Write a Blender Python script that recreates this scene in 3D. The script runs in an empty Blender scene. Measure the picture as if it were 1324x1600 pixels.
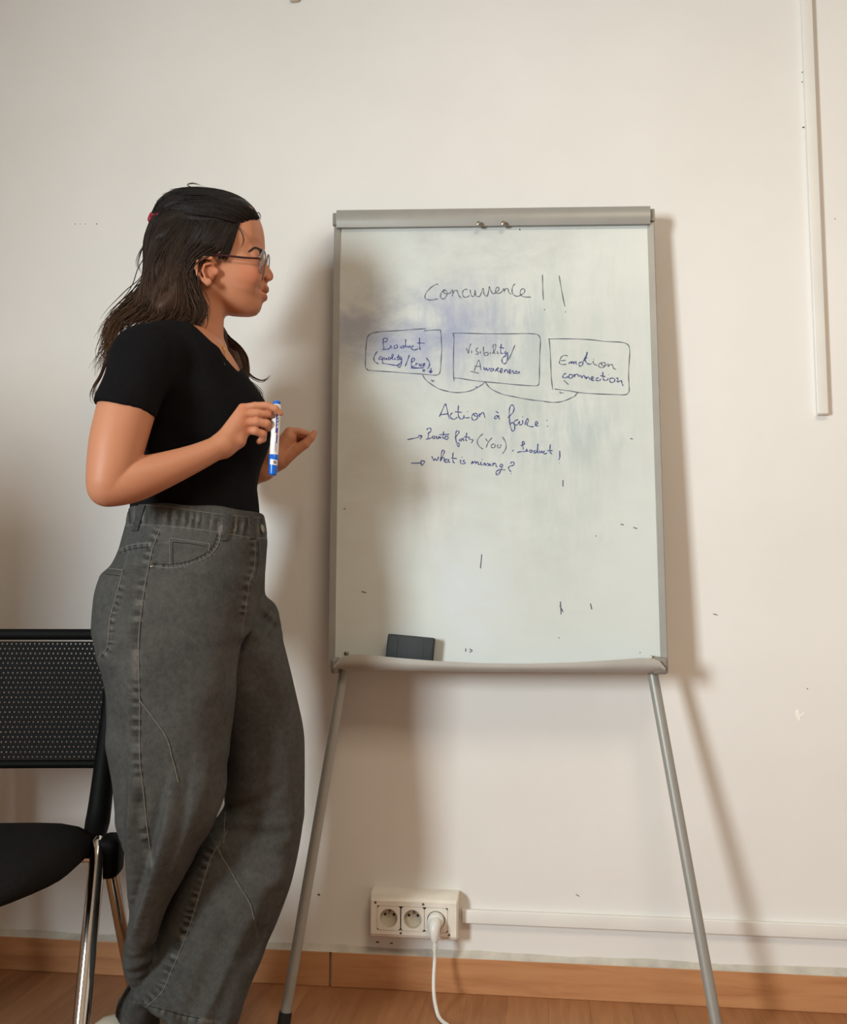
import bpy, bmesh, math, random
import numpy as np
from mathutils import Vector, Matrix, noise
from mathutils.bvhtree import BVHTree

# ------------------------------------------------------------------ camera, lights, exposure
scene = bpy.context.scene
COL = scene.collection
YAW, PITCH, ROLL = math.radians(7.164), math.radians(5.709), math.radians(0.157)
CAM = np.array([0.0, -2.14, 0.8165])
FPX, CX, CY = 1500.0, 662.0, 800.0
ROT = Matrix.Rotation(YAW, 3, 'Z') @ Matrix.Rotation(math.pi / 2 + PITCH, 3, 'X') @ Matrix.Rotation(ROLL, 3, 'Z')
cam_data = bpy.data.cameras.new('camera')
cam = bpy.data.objects.new('camera', cam_data)
COL.objects.link(cam)
cam_data.sensor_fit = 'HORIZONTAL'
cam_data.sensor_width = 36.0
cam_data.lens = FPX / 1324.0 * 36.0
cam_data.clip_start = 0.05
cam.matrix_world = Matrix.Translation(CAM) @ ROT.to_4x4()
scene.camera = cam

scene.view_settings.view_transform = 'Standard'
scene.view_settings.look = 'None'
scene.view_settings.gamma = 1.0
scene.view_settings.use_curve_mapping = False
scene.view_settings.exposure = -0.3

world = bpy.data.worlds.new('world')
scene.world = world
world.use_nodes = True
world.node_tree.nodes['Background'].inputs[0].default_value = (0.9, 0.85, 0.8, 1)
world.node_tree.nodes['Background'].inputs[1].default_value = 0.1


def area_light(name, loc, target, sx, sy, watts, color):
    d = bpy.data.lights.new(name, 'AREA')
    d.shape = 'RECTANGLE'
    d.size, d.size_y, d.energy, d.color = sx, sy, watts, color
    o = bpy.data.objects.new(name, d)
    COL.objects.link(o)
    o.location = loc
    o.rotation_euler = (Vector(target) - Vector(loc)).to_track_quat('-Z', 'Y').to_euler()
    return o


# daylight through the window in the rear wall, and an added overhead fill that lifts the ambient
sun_win = area_light('window_daylight', (-2.14, -3.42, 1.38), (1.15, 0.0, 1.15), 0.6, 1.0, 42.0, (0.875, 0.975, 1.0))
sun_win.data.spread = math.radians(92)
area_light('ambient_fill_light', (0.5, -2.0, 2.62), (0.5, -2.0, 0.0), 0.8, 0.8, 34.0, (1.0, 0.84, 0.63))


# ------------------------------------------------------------------ helpers
def rays(px, py):
    d = ROT @ Vector(((px - CX) / FPX, -(py - CY) / FPX, -1.0))
    return np.array(d)


def at_y(px, py, y):
    d = rays(px, py)
    return CAM + d * ((y - CAM[1]) / d[1])


def at_z(px, py, z):
    d = rays(px, py)
    return CAM + d * ((z - CAM[2]) / d[2])


def tag(o, label=None, cat=None, group=None, kind=None):
    for k, v in (('label', label), ('category', cat), ('group', group), ('kind', kind)):
        if v:
            o[k] = v
    return o


def link(name, me, mats=None, parent=None, smooth=True):
    o = bpy.data.objects.new(name, me)
    COL.objects.link(o)
    if mats is not None:
        for m in (mats if isinstance(mats, (list, tuple)) else [mats]):
            me.materials.append(m)
    if parent is not None:
        o.parent = parent
    if smooth and hasattr(me, 'polygons') and len(me.polygons):
        me.polygons.foreach_set('use_smooth', [True] * len(me.polygons))
    return o


def empty(name, loc=(0, 0, 0), rz=0.0):
    o = bpy.data.objects.new(name, None)
    COL.objects.link(o)
    o.location = loc
    o.rotation_euler = (0, 0, rz)
    o.empty_display_size = 0.05
    return o


class MB:
    """collects polygons for one mesh"""
    def __init__(s):
        s.v, s.f, s.m = [], [], []

    def add(s, vs, fs, mi=0):
        b = len(s.v)
        s.v += [tuple(map(float, v)) for v in vs]
        s.f += [tuple(i + b for i in f) for f in fs]
        s.m += [mi] * len(fs)
        return s

    def box(s, lo, hi, mi=0, bev=0.0, rot=None, seg=2):
        bm = bmesh.new()
        lo, hi = np.array(lo, float), np.array(hi, float)
        c, d = (lo + hi) / 2, hi - lo
        r = bmesh.ops.create_cube(bm, size=1.0)
        bmesh.ops.scale(bm, vec=d, verts=bm.verts)
        if bev > 0:
            bmesh.ops.bevel(bm, geom=bm.edges[:] + bm.verts[:], offset=bev, segments=seg, profile=0.5, affect='EDGES')
        M = rot if rot is not None else Matrix.Identity(3)
        bm.verts.index_update()
        s.add([M @ v.co + Vector(c) for v in bm.verts], [[v.index for v in f.verts] for f in bm.faces], mi)
        bm.free()
        return s

    def tube(s, pts, rad, n=8, mi=0, caps=True, flat=None):
        pts = [Vector(p) for p in pts]
        if not hasattr(rad, '__len__'):
            rad = [rad] * len(pts)
        k = len(pts)
        vs, fs = [], []
        t0 = (pts[1] - pts[0]).normalized()
        ref = Vector((0, 0, 1)) if abs(t0.z) < 0.9 else Vector((1, 0, 0))
        u = t0.cross(ref).normalized()
        for i in range(k):
            t = (pts[min(i + 1, k - 1)] - pts[max(i - 1, 0)])
            t = t.normalized() if t.length > 1e-9 else t0
            u = (u - t * u.dot(t))
            u = u.normalized() if u.length > 1e-6 else t.orthogonal().normalized()
            w = t.cross(u)
            for j in range(n):
                a = 2 * math.pi * j / n
                vs.append(pts[i] + (u * math.cos(a) + w * math.sin(a)) * rad[i])
        for i in range(k - 1):
            for j in range(n):
                j2 = (j + 1) % n
                fs.append((i * n + j, i * n + j2, (i + 1) * n + j2, (i + 1) * n + j))
        if caps:
            fs.append(tuple(reversed(range(n))))
            fs.append(tuple((k - 1) * n + j for j in range(n)))
        return s.add(vs, fs, mi)

    def lathe(s, prof, a, axis, n=24, mi=0):
        """prof: list of (distance along axis, radius)"""
        a, axis = Vector(a), Vector(axis).normalized()
        u = axis.orthogonal().normalized()
        w = axis.cross(u)
        vs, fs = [], []
        for (t, r) in prof:
            for j in range(n):
                q = 2 * math.pi * j / n
                vs.append(a + axis * t + (u * math.cos(q) + w * math.sin(q)) * max(r, 1e-5))
        for i in range(len(prof) - 1):
            for j in range(n):
                j2 = (j + 1) % n
                fs.append((i * n + j, i * n + j2, (i + 1) * n + j2, (i + 1) * n + j))
        fs.append(tuple(reversed(range(n))))
        fs.append(tuple((len(prof) - 1) * n + j for j in range(n)))
        return s.add(vs, fs, mi)

    def build(s, name, mats, parent=None, smooth=True, sharp=None):
        me = bpy.data.meshes.new(name)
        me.from_pydata(s.v, [], s.f)
        me.update()
        o = link(name, me, mats, parent, smooth)
        if any(s.m):
            me.polygons.foreach_set('material_index', s.m)
        if smooth and sharp is not False:
            me.set_sharp_from_angle(angle=math.radians(sharp or 40))
        return o


def spline(pts, n=8):
    """Catmull-Rom through pts (any dimension)"""
    p = np.array(pts, float)
    if len(p) < 3:
        return np.array([p[0] + (p[-1] - p[0]) * t for t in np.linspace(0, 1, n + 1)])
    q = np.vstack([2 * p[0] - p[1], p, 2 * p[-1] - p[-2]])
    out = []
    for i in range(1, len(q) - 2):
        for t in np.linspace(0, 1, n, endpoint=False):
            a, b, c, d = q[i - 1], q[i], q[i + 1], q[i + 2]
            out.append(0.5 * (2 * b + (c - a) * t + (2 * a - 5 * b + 4 * c - d) * t * t + (3 * b - a - 3 * c + d) * t ** 3))
    out.append(p[-1])
    return np.array(out)


def srgb(r, g, b):
    f = lambda c: (c / 255 / 12.92) if c / 255 <= 0.04045 else ((c / 255 + 0.055) / 1.055) ** 2.4
    return (f(r), f(g), f(b), 1.0)


class NT:
    """tiny node-tree helper"""
    def __init__(s, name):
        s.mat = bpy.data.materials.new(name)
        s.mat.use_nodes = True
        s.t = s.mat.node_tree
        s.b = s.t.nodes['Principled BSDF']
        s.co = s.t.nodes.new('ShaderNodeTexCoord').outputs['Object']

    def n(s, typ, **kw):
        nd = s.t.nodes.new(typ)
        for k, v in kw.items():
            setattr(nd, k, v)
        return nd

    def l(s, a, b):
        s.t.links.new(a, b)

    def mapping(s, scale=(1, 1, 1), rot=(0, 0, 0), loc=(0, 0, 0), src=None):
        m = s.n('ShaderNodeMapping')
        m.inputs['Scale'].default_value = scale
        m.inputs['Rotation'].default_value = rot
        m.inputs['Location'].default_value = loc
        s.l(src or s.co, m.inputs['Vector'])
        return m.outputs[0]

    def noise(s, scale, detail=3, rough=0.55, vec=None, dist=0.0):
        m = s.n('ShaderNodeTexNoise')
        m.inputs['Scale'].default_value = scale
        m.inputs['Detail'].default_value = detail
        m.inputs['Roughness'].default_value = rough
        m.inputs['Distortion'].default_value = dist
        s.l(vec or s.co, m.inputs['Vector'])
        return m.outputs['Fac']

    def ramp(s, fac, stops):
        r = s.n('ShaderNodeValToRGB')
        e = r.color_ramp.elements
        while len(e) < len(stops):
            e.new(0.5)
        for el, (p, c) in zip(e, stops):
            el.position = p
            el.color = c if hasattr(c, '__len__') else (c, c, c, 1)
        s.l(fac, r.inputs[0])
        return r.outputs[0]

    def mix(s, fac, a, b, mode='MIX'):
        m = s.n('ShaderNodeMix', data_type='RGBA', blend_type=mode)
        for sock, v in ((m.inputs[0], fac), (m.inputs[6], a), (m.inputs[7], b)):
            if hasattr(v, 'is_output') or isinstance(v, bpy.types.NodeSocket):
                s.l(v, sock)
            else:
                sock.default_value = v
        return m.outputs[2]

    def math(s, op, a, b=0.0):
        m = s.n('ShaderNodeMath', operation=op)
        for sock, v in ((m.inputs[0], a), (m.inputs[1], b)):
            if isinstance(v, bpy.types.NodeSocket):
                s.l(v, sock)
            else:
                sock.default_value = v
        return m.outputs[0]

    def blob(s, centre, size):
        """soft spot: 1 at centre falling to 0 at the given half sizes (object space)"""
        m = s.mapping(scale=tuple(1.0 / q for q in size), loc=tuple(-c / q for c, q in zip(centre, size)))
        g = s.n('ShaderNodeTexGradient', gradient_type='SPHERICAL')
        s.l(m, g.inputs[0])
        return g.outputs['Fac']

    def set(s, color=None, rough=None, metal=None, spec=None, **kw):
        if color is not None:
            if isinstance(color, bpy.types.NodeSocket):
                s.l(color, s.b.inputs['Base Color'])
            else:
                s.b.inputs['Base Color'].default_value = color
        if rough is not None:
            if isinstance(rough, bpy.types.NodeSocket):
                s.l(rough, s.b.inputs['Roughness'])
            else:
                s.b.inputs['Roughness'].default_value = rough
        if metal is not None:
            s.b.inputs['Metallic'].default_value = metal
        if spec is not None:
            s.b.inputs['Specular IOR Level'].default_value = spec
        for k, v in kw.items():
            s.b.inputs[k.replace('_', ' ')].default_value = v
        return s

    def bump(s, h, strength=0.3, dist=0.002):
        b = s.n('ShaderNodeBump')
        b.inputs['Strength'].default_value = strength
        b.inputs['Distance'].default_value = dist
        s.l(h, b.inputs['Height'])
        s.l(b.outputs[0], s.b.inputs['Normal'])
        return s


def plain(name, col, rough=0.5, metal=0.0, var=0.06, scale=40.0, bump=0.0, **kw):
    """one colour with a slight procedural mottling"""
    t = NT(name)
    dark = tuple(c * (1 - var) for c in col[:3]) + (1,)
    lite = tuple(min(1, c * (1 + var)) for c in col[:3]) + (1,)
    nz = t.noise(scale)
    t.set(t.ramp(nz, [(0.3, dark), (0.7, lite)]), rough, metal, **kw)
    if bump:
        t.bump(nz, bump, 0.001)
    return t.mat


# ------------------------------------------------------------------ materials
def m_wall():
    t = NT('painted_wall')
    n1 = t.noise(1.7, 4, 0.6)
    n2 = t.noise(26.0, 4, 0.6)
    c = t.ramp(n1, [(0.3, srgb(228, 225, 220)), (0.7, srgb(236, 233, 229))])
    t.set(c, 0.7, spec=0.25)
    t.bump(t.math('ADD', n1, t.math('MULTIPLY', n2, 0.08)), 0.25, 0.012)
    return t.mat


def m_wood(name, c1, c2, c3, rough=0.4, vec_scale=(1.2, 14, 14)):
    t = NT(name)
    v = t.mapping(scale=vec_scale)
    a = t.noise(3.0, 5, 0.6, v, 0.6)
    b = t.noise(0.9, 2, 0.5)
    c = t.ramp(a, [(0.25, c1), (0.5, c2), (0.8, c3)])
    c = t.mix(t.math('MULTIPLY', b, 0.35), c, c1)
    t.set(c, rough)
    t.bump(a, 0.05, 0.001)
    return t.mat


def m_floor():
    t = NT('laminate_floor')
    v = t.mapping(rot=(0, 0, math.radians(90)))
    br = t.n('ShaderNodeTexBrick')
    br.offset = 0.37
    br.inputs['Scale'].default_value = 1.0
    br.inputs['Mortar Size'].default_value = 0.0012
    br.inputs['Mortar Smooth'].default_value = 0.3
    br.inputs['Brick Width'].default_value = 0.62
    br.inputs['Row Height'].default_value = 0.085
    br.inputs['Color1'].default_value = srgb(176, 124, 82)
    br.inputs['Color2'].default_value = srgb(150, 100, 64)
    br.inputs['Mortar'].default_value = srgb(132, 88, 56)
    t.l(v, br.inputs['Vector'])
    g = t.noise(4.0, 5, 0.6, t.mapping(scale=(14, 1.2, 1)), 0.5)
    c = t.mix(0.5, br.outputs['Color'], t.ramp(g, [(0.3, srgb(140, 92, 58)), (0.7, srgb(182, 130, 88))]))
    t.set(c, 0.42)
    return t.mat


WALL = m_wall()
FLOOR = m_floor()
CEIL = plain('ceiling_paint', srgb(236, 232, 226), 0.85)
SKIRT = m_wood('skirting_wood', srgb(168, 112, 72), srgb(196, 140, 96), srgb(208, 154, 108))
CAULK = plain('old_caulk', srgb(198, 192, 180), 0.8, var=0.14, scale=30, bump=0.3)
TRUNK = plain('trunking_plastic', srgb(230, 227, 221), 0.45, var=0.03, scale=8)
PVC = plain('socket_plastic', srgb(233, 226, 214), 0.38, var=0.05, scale=25)
PVC_IN = plain('socket_well_plastic', srgb(205, 196, 178), 0.4)
BLACKHOLE = plain('dark_hole', srgb(28, 24, 22), 0.8)
CABLE = plain('cable_white', srgb(232, 230, 224), 0.35, var=0.03)
SCREW = plain('screw_steel', srgb(150, 142, 130), 0.35, 0.9)
ALU = plain('grey_aluminium', srgb(158, 156, 150), 0.45, 0.25, var=0.04, scale=20)
TRAYM = plain('tray_grey_plastic', srgb(172, 168, 161), 0.5, var=0.05, scale=14)
CAPG = plain('end_cap_grey', srgb(138, 132, 124), 0.5)
RUBBER = plain('black_rubber', srgb(24, 23, 23), 0.7)
CHAIRP = plain('chair_black_plastic', srgb(11, 11, 11), 0.6, var=0.2, scale=120, spec=0.12)
CHAIRF = plain('chair_black_cushion', srgb(24, 23, 22), 0.95, var=0.25, scale=300, bump=0.4, spec=0.15)
CHROME = plain('chrome_steel', srgb(225, 220, 214), 0.12, 1.0, var=0.02)
ERASER = plain('eraser_dark_plastic', srgb(42, 48, 52), 0.6, var=0.1)
FELT = plain('eraser_felt', srgb(30, 33, 36), 0.95, var=0.2, scale=200)
NAILG = plain('wall_chip_plaster', srgb(250, 246, 238), 0.8)
SPECK = plain('speck_brown', srgb(110, 92, 76), 0.9)
BLUEP = plain('marker_blue', srgb(12, 100, 205), 0.28, var=0.03)
MWHITE = plain('marker_white_label', srgb(235, 232, 230), 0.35, var=0.02)
MNAVY = plain('marker_label_navy', srgb(52, 58, 150), 0.35, var=0.05)
MRED = plain('marker_label_red', srgb(190, 60, 60), 0.35)
INK_BLUE = plain('ink_blue', srgb(56, 64, 128), 0.6, var=0.25, scale=60)
INK_GREY = plain('ink_grey', srgb(88, 92, 108), 0.6, var=0.25, scale=60)
GOLD = plain('gold_chain', srgb(205, 160, 80), 0.3, 1.0)
CHARM = plain('dark_charm', srgb(46, 42, 34), 0.4)
CLIP = plain('clip_dark_red', srgb(140, 22, 44), 0.35, var=0.08)
TEE = plain('black_jersey', srgb(15, 14, 16), 0.9, var=0.2, scale=220, bump=0.15, spec=0.12)
SHOE = plain('shoe_off_white', srgb(205, 194, 176), 0.6)
SOLE = plain('shoe_sole', srgb(225, 218, 205), 0.7)
SEAM = plain('denim_seam_light', srgb(104, 102, 98), 0.9, var=0.3, scale=250)
LOOPM = plain('denim_loop', srgb(66, 65, 63), 0.95, var=0.25, scale=160, bump=0.2, spec=0.15)
SEAMD = plain('denim_seam_dark', srgb(30, 30, 30), 0.95, var=0.3, scale=250)
FRAMEM = plain('glasses_temple_dark', srgb(62, 30, 34), 0.25)
FRAMEC = plain('glasses_rim_grey', srgb(122, 112, 112), 0.2)
EYEW = plain('eye_white', srgb(226, 216, 208), 0.2)
EYED = plain('eye_iris', srgb(40, 26, 20), 0.15)
BROW = plain('brow_hair', srgb(44, 30, 24), 0.7)
NAILM = plain('finger_nail', srgb(222, 160, 136), 0.3)


def m_glass():
    t = NT('lens_glass')
    t.set((1, 1, 1, 1), 0.02)
    t.b.inputs['Transmission Weight'].default_value = 1.0
    t.b.inputs['IOR'].default_value = 1.08
    return t.mat


def m_skin():
    t = NT('skin')
    a = t.n('ShaderNodeAttribute', attribute_name='tint')
    n = t.noise(60, 4, 0.6)
    c = t.mix(t.math('MULTIPLY', n, 0.16), a.outputs['Color'], srgb(176, 104, 74))
    t.set(c, 0.5, spec=0.35)
    t.b.inputs['Subsurface Weight'].default_value = 0.08
    t.b.inputs['Subsurface Radius'].default_value = (0.012, 0.005, 0.003)
    t.b.inputs['Subsurface Scale'].default_value = 0.5
    t.bump(t.noise(420, 3, 0.6), 0.05, 0.001)
    return t.mat


def m_denim():
    t = NT('washed_black_denim')
    a = t.n('ShaderNodeAttribute', attribute_name='fade')
    n1 = t.noise(7, 4, 0.6)
    n2 = t.noise(90, 5, 0.7)
    n3 = t.noise(500, 2, 0.7, t.mapping(scale=(1, 1, 0.25)))
    f = t.math('ADD', t.math('MULTIPLY', n1, 0.45), t.math('MULTIPLY', n2, 0.35))
    f = t.math('ADD', f, t.math('MULTIPLY', n3, 0.2))
    f = t.math('ADD', f, t.math('SUBTRACT', a.outputs['Fac'], 0.5))
    c = t.ramp(f, [(0.10, srgb(30, 30, 30)), (0.42, srgb(64, 64, 62)), (0.62, srgb(84, 83, 80)), (0.95, srgb(128, 124, 118))])
    t.set(c, 0.95, spec=0.15)
    t.bump(n3, 0.25, 0.001)
    return t.mat


def m_hair():
    t = NT('dark_brown_hair')
    s = t.n('ShaderNodeSeparateXYZ')
    t.l(t.co, s.inputs[0])
    z = t.math('MULTIPLY', t.math('SUBTRACT', 1.62, s.outputs[2]), 3.2)
    n = t.noise(260, 2, 0.6, t.mapping(scale=(1, 1, 0.12)))
    at = t.n('ShaderNodeAttribute', attribute_name='shade')
    f = t.math('ADD', t.math('MULTIPLY', z, 0.7), t.math('MULTIPLY', n, 0.3))
    f = t.math('ADD', f, at.outputs['Fac'])
    c = t.ramp(f, [(0.15, srgb(22, 18, 17)), (0.5, srgb(34, 25, 21)), (0.95, srgb(80, 56, 40))])
    t.set(c, 0.5, spec=0.22)
    t.bump(n, 0.5, 0.002)
    return t.mat


LENS = m_glass()
SKIN = m_skin()
DENIM = m_denim()
HAIR = m_hair()


def m_board():
    t = NT('used_whiteboard')
    # object space: x across the board, z up, origin at the foot of the easel
    sm = t.noise(7.0, 6, 0.65, t.mapping(scale=(1, 1, 1.6), rot=(0, 0.5, 0)), 0.25)
    st = t.noise(9.0, 5, 0.7, t.mapping(scale=(3.2, 1, 0.7)), 0.3)
    base = t.ramp(t.noise(2.2, 3), [(0.3, srgb(208, 214, 211)), (0.7, srgb(216, 221, 218))])

    def smear_shade(col, centre, size, amount, nz, lo=0.42, hi=0.68):
        global_mask = t.ramp(t.blob(centre, size), [(0.0, 0.0), (0.55, 1.0)])
        k = t.math('MULTIPLY', global_mask, t.ramp(nz, [(lo, 0.0), (hi, 1.0)]))
        return t.math('MULTIPLY', k, amount), col
    c = base
    for col, ce, si, am, nz, lo, hi in (
        (srgb(176, 180, 176), (0.0, 0, 1.22), (0.42, 1, 0.62), 0.42, sm, 0.30, 0.70),
        (srgb(150, 160, 190), (-0.22, 0, 1.44), (0.30, 1, 0.13), 0.75, sm, 0.38, 0.62),
        (srgb(160, 168, 196), (-0.05, 0, 1.42), (0.22, 1, 0.16), 0.6, st, 0.42, 0.66),
        (srgb(160, 172, 188), (0.10, 0, 1.19), (0.22, 1, 0.10), 0.45, st, 0.44, 0.68),
        (srgb(176, 176, 182), (-0.02, 0, 1.62), (0.36, 1, 0.10), 0.35, sm, 0.42, 0.66),
        (srgb(184, 180, 150), (-0.335, 0, 1.30), (0.10, 1, 0.75), 0.26, sm, 0.30, 0.7),  # olive left edge: her shadow band put into the board colour
        (srgb(176, 196, 184), (0.16, 0, 1.30), (0.22, 1, 0.5), 0.45, st, 0.42, 0.7),
        (srgb(224, 228, 226), (-0.12, 0, 1.05), (0.05, 1, 0.16), 0.6, st, 0.30, 0.6),
        (srgb(214, 224, 230), (-0.05, 0, 0.84), (0.10, 1, 0.16), 0.7, sm, 0.30, 0.6),
    ):
        f, cc = smear_shade(col, ce, si, am, nz, lo, hi)
        c = t.mix(f, c, cc)
    t.set(c, 0.32, spec=0.4)
    return t.mat


BOARD = m_board()

# ------------------------------------------------------------------ the room
def slab(name, lo, hi, mat, label=None, bev=0.0):
    o = MB().box(lo, hi, bev=bev).build(name, mat, smooth=False)
    tag(o, label, None, None, 'structure')
    return o


floor = slab('floor', (-3.4, -3.8, -0.05), (2.8, 0.0, 0.0), FLOOR, 'brown wood laminate floor under the chair, person and easel')
wall = slab('wall_back', (-3.4, 0.0, -0.05), (2.8, 0.12, 2.75), WALL, 'off-white painted wall behind the whiteboard easel')
slab('wall_left', (-3.5, -3.8, -0.05), (-3.4, 0.12, 2.75), WALL)
slab('wall_right', (2.8, -3.8, -0.05), (2.9, 0.12, 2.75), WALL)
slab('wall_rear', (-3.5, -3.92, -0.05), (2.9, -3.8, 2.75), WALL)
slab('ceiling', (-3.5, -3.92, 2.7), (2.9, 0.12, 2.8), CEIL)
slab('shade_blocker', (-2.05, -1.20, 0.0), (-1.47, -0.95, 1.24), WALL)  # added out of view to shade the lower left of the back wall
wf = MB()
for lo, hi in (((-2.6, -3.80, 0.7), (-2.54, -3.74, 2.02)), ((-1.70, -3.80, 0.7), (-1.64, -3.74, 2.02)),
               ((-2.6, -3.80, 0.66), (-1.64, -3.74, 0.72)), ((-2.6, -3.80, 2.0), (-1.64, -3.74, 2.06))):
    wf.box(lo, hi, bev=0.006)
tag(wf.build('window_1', TRUNK), kind='structure')

# wooden skirting in two lengths with an open joint, and the strip of old caulk along its top edge
XJ = at_y(516, 1510, -0.012)[0]
for nm, x0, x1, lb in (('baseboard_left', -3.4, XJ - 0.0022, 'brown wooden skirting board left of the joint, behind the chair'),
                       ('baseboard_right', XJ + 0.0022, 2.8, 'brown wooden skirting board right of the joint, below the sockets')):
    b = MB().box((x0, -0.013, 0.0), (x1, 0.0, 0.073), bev=0.002).build(nm, SKIRT, smooth=False)
    tag(b, lb, None, None, 'structure')
    rnd = random.Random(5)
random.seed(11)
cb = MB()
n = 160
for i in range(n):
    x0, x1 = -3.4 + 6.2 * i / n, -3.4 + 6.2 * (i + 1) / n
    if i == 0:
        pr = 0.0
    th = 0.0095 + 0.0015 * math.sin(i * 0.7) + random.uniform(-0.0012, 0.0012)
    a = pr or th
    ya = 0.006
    cb.add([(x0, -0.0125, 0.0725), (x1, -0.0125, 0.0725), (x1, -0.0065, 0.075), (x0, -0.0065, 0.075),
            (x0, -0.0005, 0.0745 + a), (x1, -0.0005, 0.0745 + th), (x1, 0.0005, 0.0745 + th), (x0, 0.0005, 0.0745 + a),
            (x0, 0.0005, 0.072), (x1, 0.0005, 0.072)],
           [(0, 1, 2, 3), (3, 2, 5, 4), (4, 5, 6, 7), (0, 8, 9, 1)])
    pr = th
tag(cb.build('trim_1', CAULK), 'uneven greyish caulk strip along the top of the skirting', None, None, 'structure')

# marks on the wall: chips, an old nail hole, pencil specks
def wall_mark(name, px, py, w, h, mat, ang=0.0, n=9, seed=0, t=0.0008):
    r = random.Random(seed)
    c = at_y(px, py, 0.0)
    m = MB()
    rim, top = [], []
    for j in range(n):
        a = 2 * math.pi * j / n
        k = r.uniform(0.65, 1.1)
        dx, dz = math.cos(a) * w * k, math.sin(a) * h * k
        X, Z = dx * math.cos(ang) - dz * math.sin(ang), dx * math.sin(ang) + dz * math.cos(ang)
        rim.append((c[0] + X, 0.0002, c[2] + Z))
        top.append((c[0] + X * 0.8, -t, c[2] + Z * 0.8))
    m.add(rim + top, [tuple(range(n, 2 * n))] + [(j, n + j, n + (j + 1) % n, (j + 1) % n) for j in range(n)])
    return m.build(name, mat, wall, smooth=False)


wall_mark('paint_chip', 1248, 1118, 0.006, 0.014, NAILG, 0.3, seed=1)
wall_mark('paint_chip', 1254, 1117, 0.007, 0.002, NAILG, 0.7, seed=2)
wall_mark('nail_hole', 498.5, 1398, 0.004, 0.003, SPECK, seed=3)
for k, (px, py, w, h) in enumerate(((118, 350, .0018, .0012), (126, 350, .0012, .001), (134, 350, .0012, .001), (151, 350, .0022, .0016),
                                    (1305, 342, .0016, .0014), (1262, 1076, .0015, .0015), (1256, 199, .0035, .0025), (1254, 113, .0016, .002),
                                    (1254, 128, .0016, .002), (612, 1474, .004, .002), (590, 1472, .005, .002), (661, 1490, .003, .0015))):
    wall_mark('wall_speck', px, py, w, h, SPECK, seed=10 + k)
wall_mark('pencil_mark', 1118, 960, 0.007, 0.0012, SPECK, -0.25, seed=30)
wall_mark('pencil_mark', 903, 1399, 0.008, 0.0009, SPECK, -0.5, seed=31)

# small plastic cable clip high on the wall, cut by the top edge of the photo
c0 = at_y(461, 3, 0.0)
m = MB().box((c0[0] - 0.011, -0.012, c0[2] - 0.003), (c0[0] + 0.011, 0.0005, c0[2] + 0.026), bev=0.003)
m.box((c0[0] + 0.006, -0.016, c0[2] + 0.0), (c0[0] + 0.013, 0.0, c0[2] + 0.02), bev=0.002)
tag(m.build('wall_clip', PVC_IN), 'tiny beige plastic clip at the very top of the wall', 'wall clip')

# ------------------------------------------------------------------ cable trunking
def trunk_box(name, a, b, w, d, label, cap=None):
    """square duct from a to b on the wall plane (x, z)"""
    a, b = np.array(a), np.array(b)
    L = np.linalg.norm(b - a)
    ang = math.atan2(b[1] - a[1], b[0] - a[0])
    root = empty(name, (a[0], 0, a[1]))
    rot = Matrix.Rotation(-ang, 3, 'Y')
    m = MB()
    m.box((-0.0, -d * 0.55, -w / 2), (L, 0.0005, w / 2), bev=0.001)
    body = m.build('base', TRUNK, root, smooth=False)
    m = MB()
    m.box((0.001, -d, -w / 2 - 0.0012), (L - 0.001, -d * 0.5, w / 2 + 0.0012), bev=0.0025, seg=3)
    lid = m.build('cover', TRUNK, root)
    for o in (body, lid):
        o.rotation_euler = (0, -ang, 0)
    tag(root, label, 'cable trunking')
    return root


a, b = at_y(1255, -60, -0.012), at_y(1286, 648, -0.012)
trunk_box('cable_trunking', (b[0], b[2]), (b[0], 2.698), 0.021, 0.017, 'white plastic cable trunking running down the wall at the right')
a, b = at_y(722, 1431, -0.010), at_y(1320, 1453, -0.010)
trunk_box('cable_trunking', (a[0], a[2]), (2.79, a[2]), 0.026, 0.015, 'painted cable trunking running along the wall from the sockets above the skirting')

# ------------------------------------------------------------------ triple socket
def plate_with_well(m, c, half, r, depth, well_mi, y, n=32):
    """square face with a round recess; c=(x,z) centre, y=front plane"""
    sq, ci, inn = [], [], []
    for j in range(n):
        a = 2 * math.pi * (j + 0.5) / n
        cx_, sz = math.cos(a), math.sin(a)
        k = half / max(abs(cx_), abs(sz))
        sq.append((c[0] + cx_ * k, y, c[1] + sz * k))
        ci.append((c[0] + cx_ * r, y, c[1] + sz * r))
        inn.append((c[0] + cx_ * r * 0.95, y + depth, c[1] + sz * r * 0.95))
    m.add(sq + ci, [(j, (j + 1) % n, n + (j + 1) % n, n + j) for j in range(n)], 0)
    m.add(ci + inn, [(j, (j + 1) % n, n + (j + 1) % n, n + j) for j in range(n)], well_mi)
    m.add(inn, [tuple(range(n))], well_mi)
    back = [(p[0], y + 0.006, p[2]) for p in sq]
    m.add(sq + back, [(j, n + j, n + (j + 1) % n, (j + 1) % n) for j in range(n)], 0)


SY = -0.046
tl, tr, bl, brr = at_y(577, 1391, SY), at_y(716, 1395, SY), at_y(579, 1464, SY), at_y(715, 1468, SY)
sx0, sx1 = (tl[0] + bl[0]) / 2, (tr[0] + brr[0]) / 2
sz0, sz1 = (bl[2] + brr[2]) / 2, (tl[2] + tr[2]) / 2
scx, scz = (sx0 + sx1) / 2, (sz0 + sz1) / 2
scz -= 0.006
sock = empty('power_socket', (scx, 0, scz))
W2, H2 = (sx1 - sx0) / 2, (sz1 - sz0) / 2
m = MB()
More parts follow.
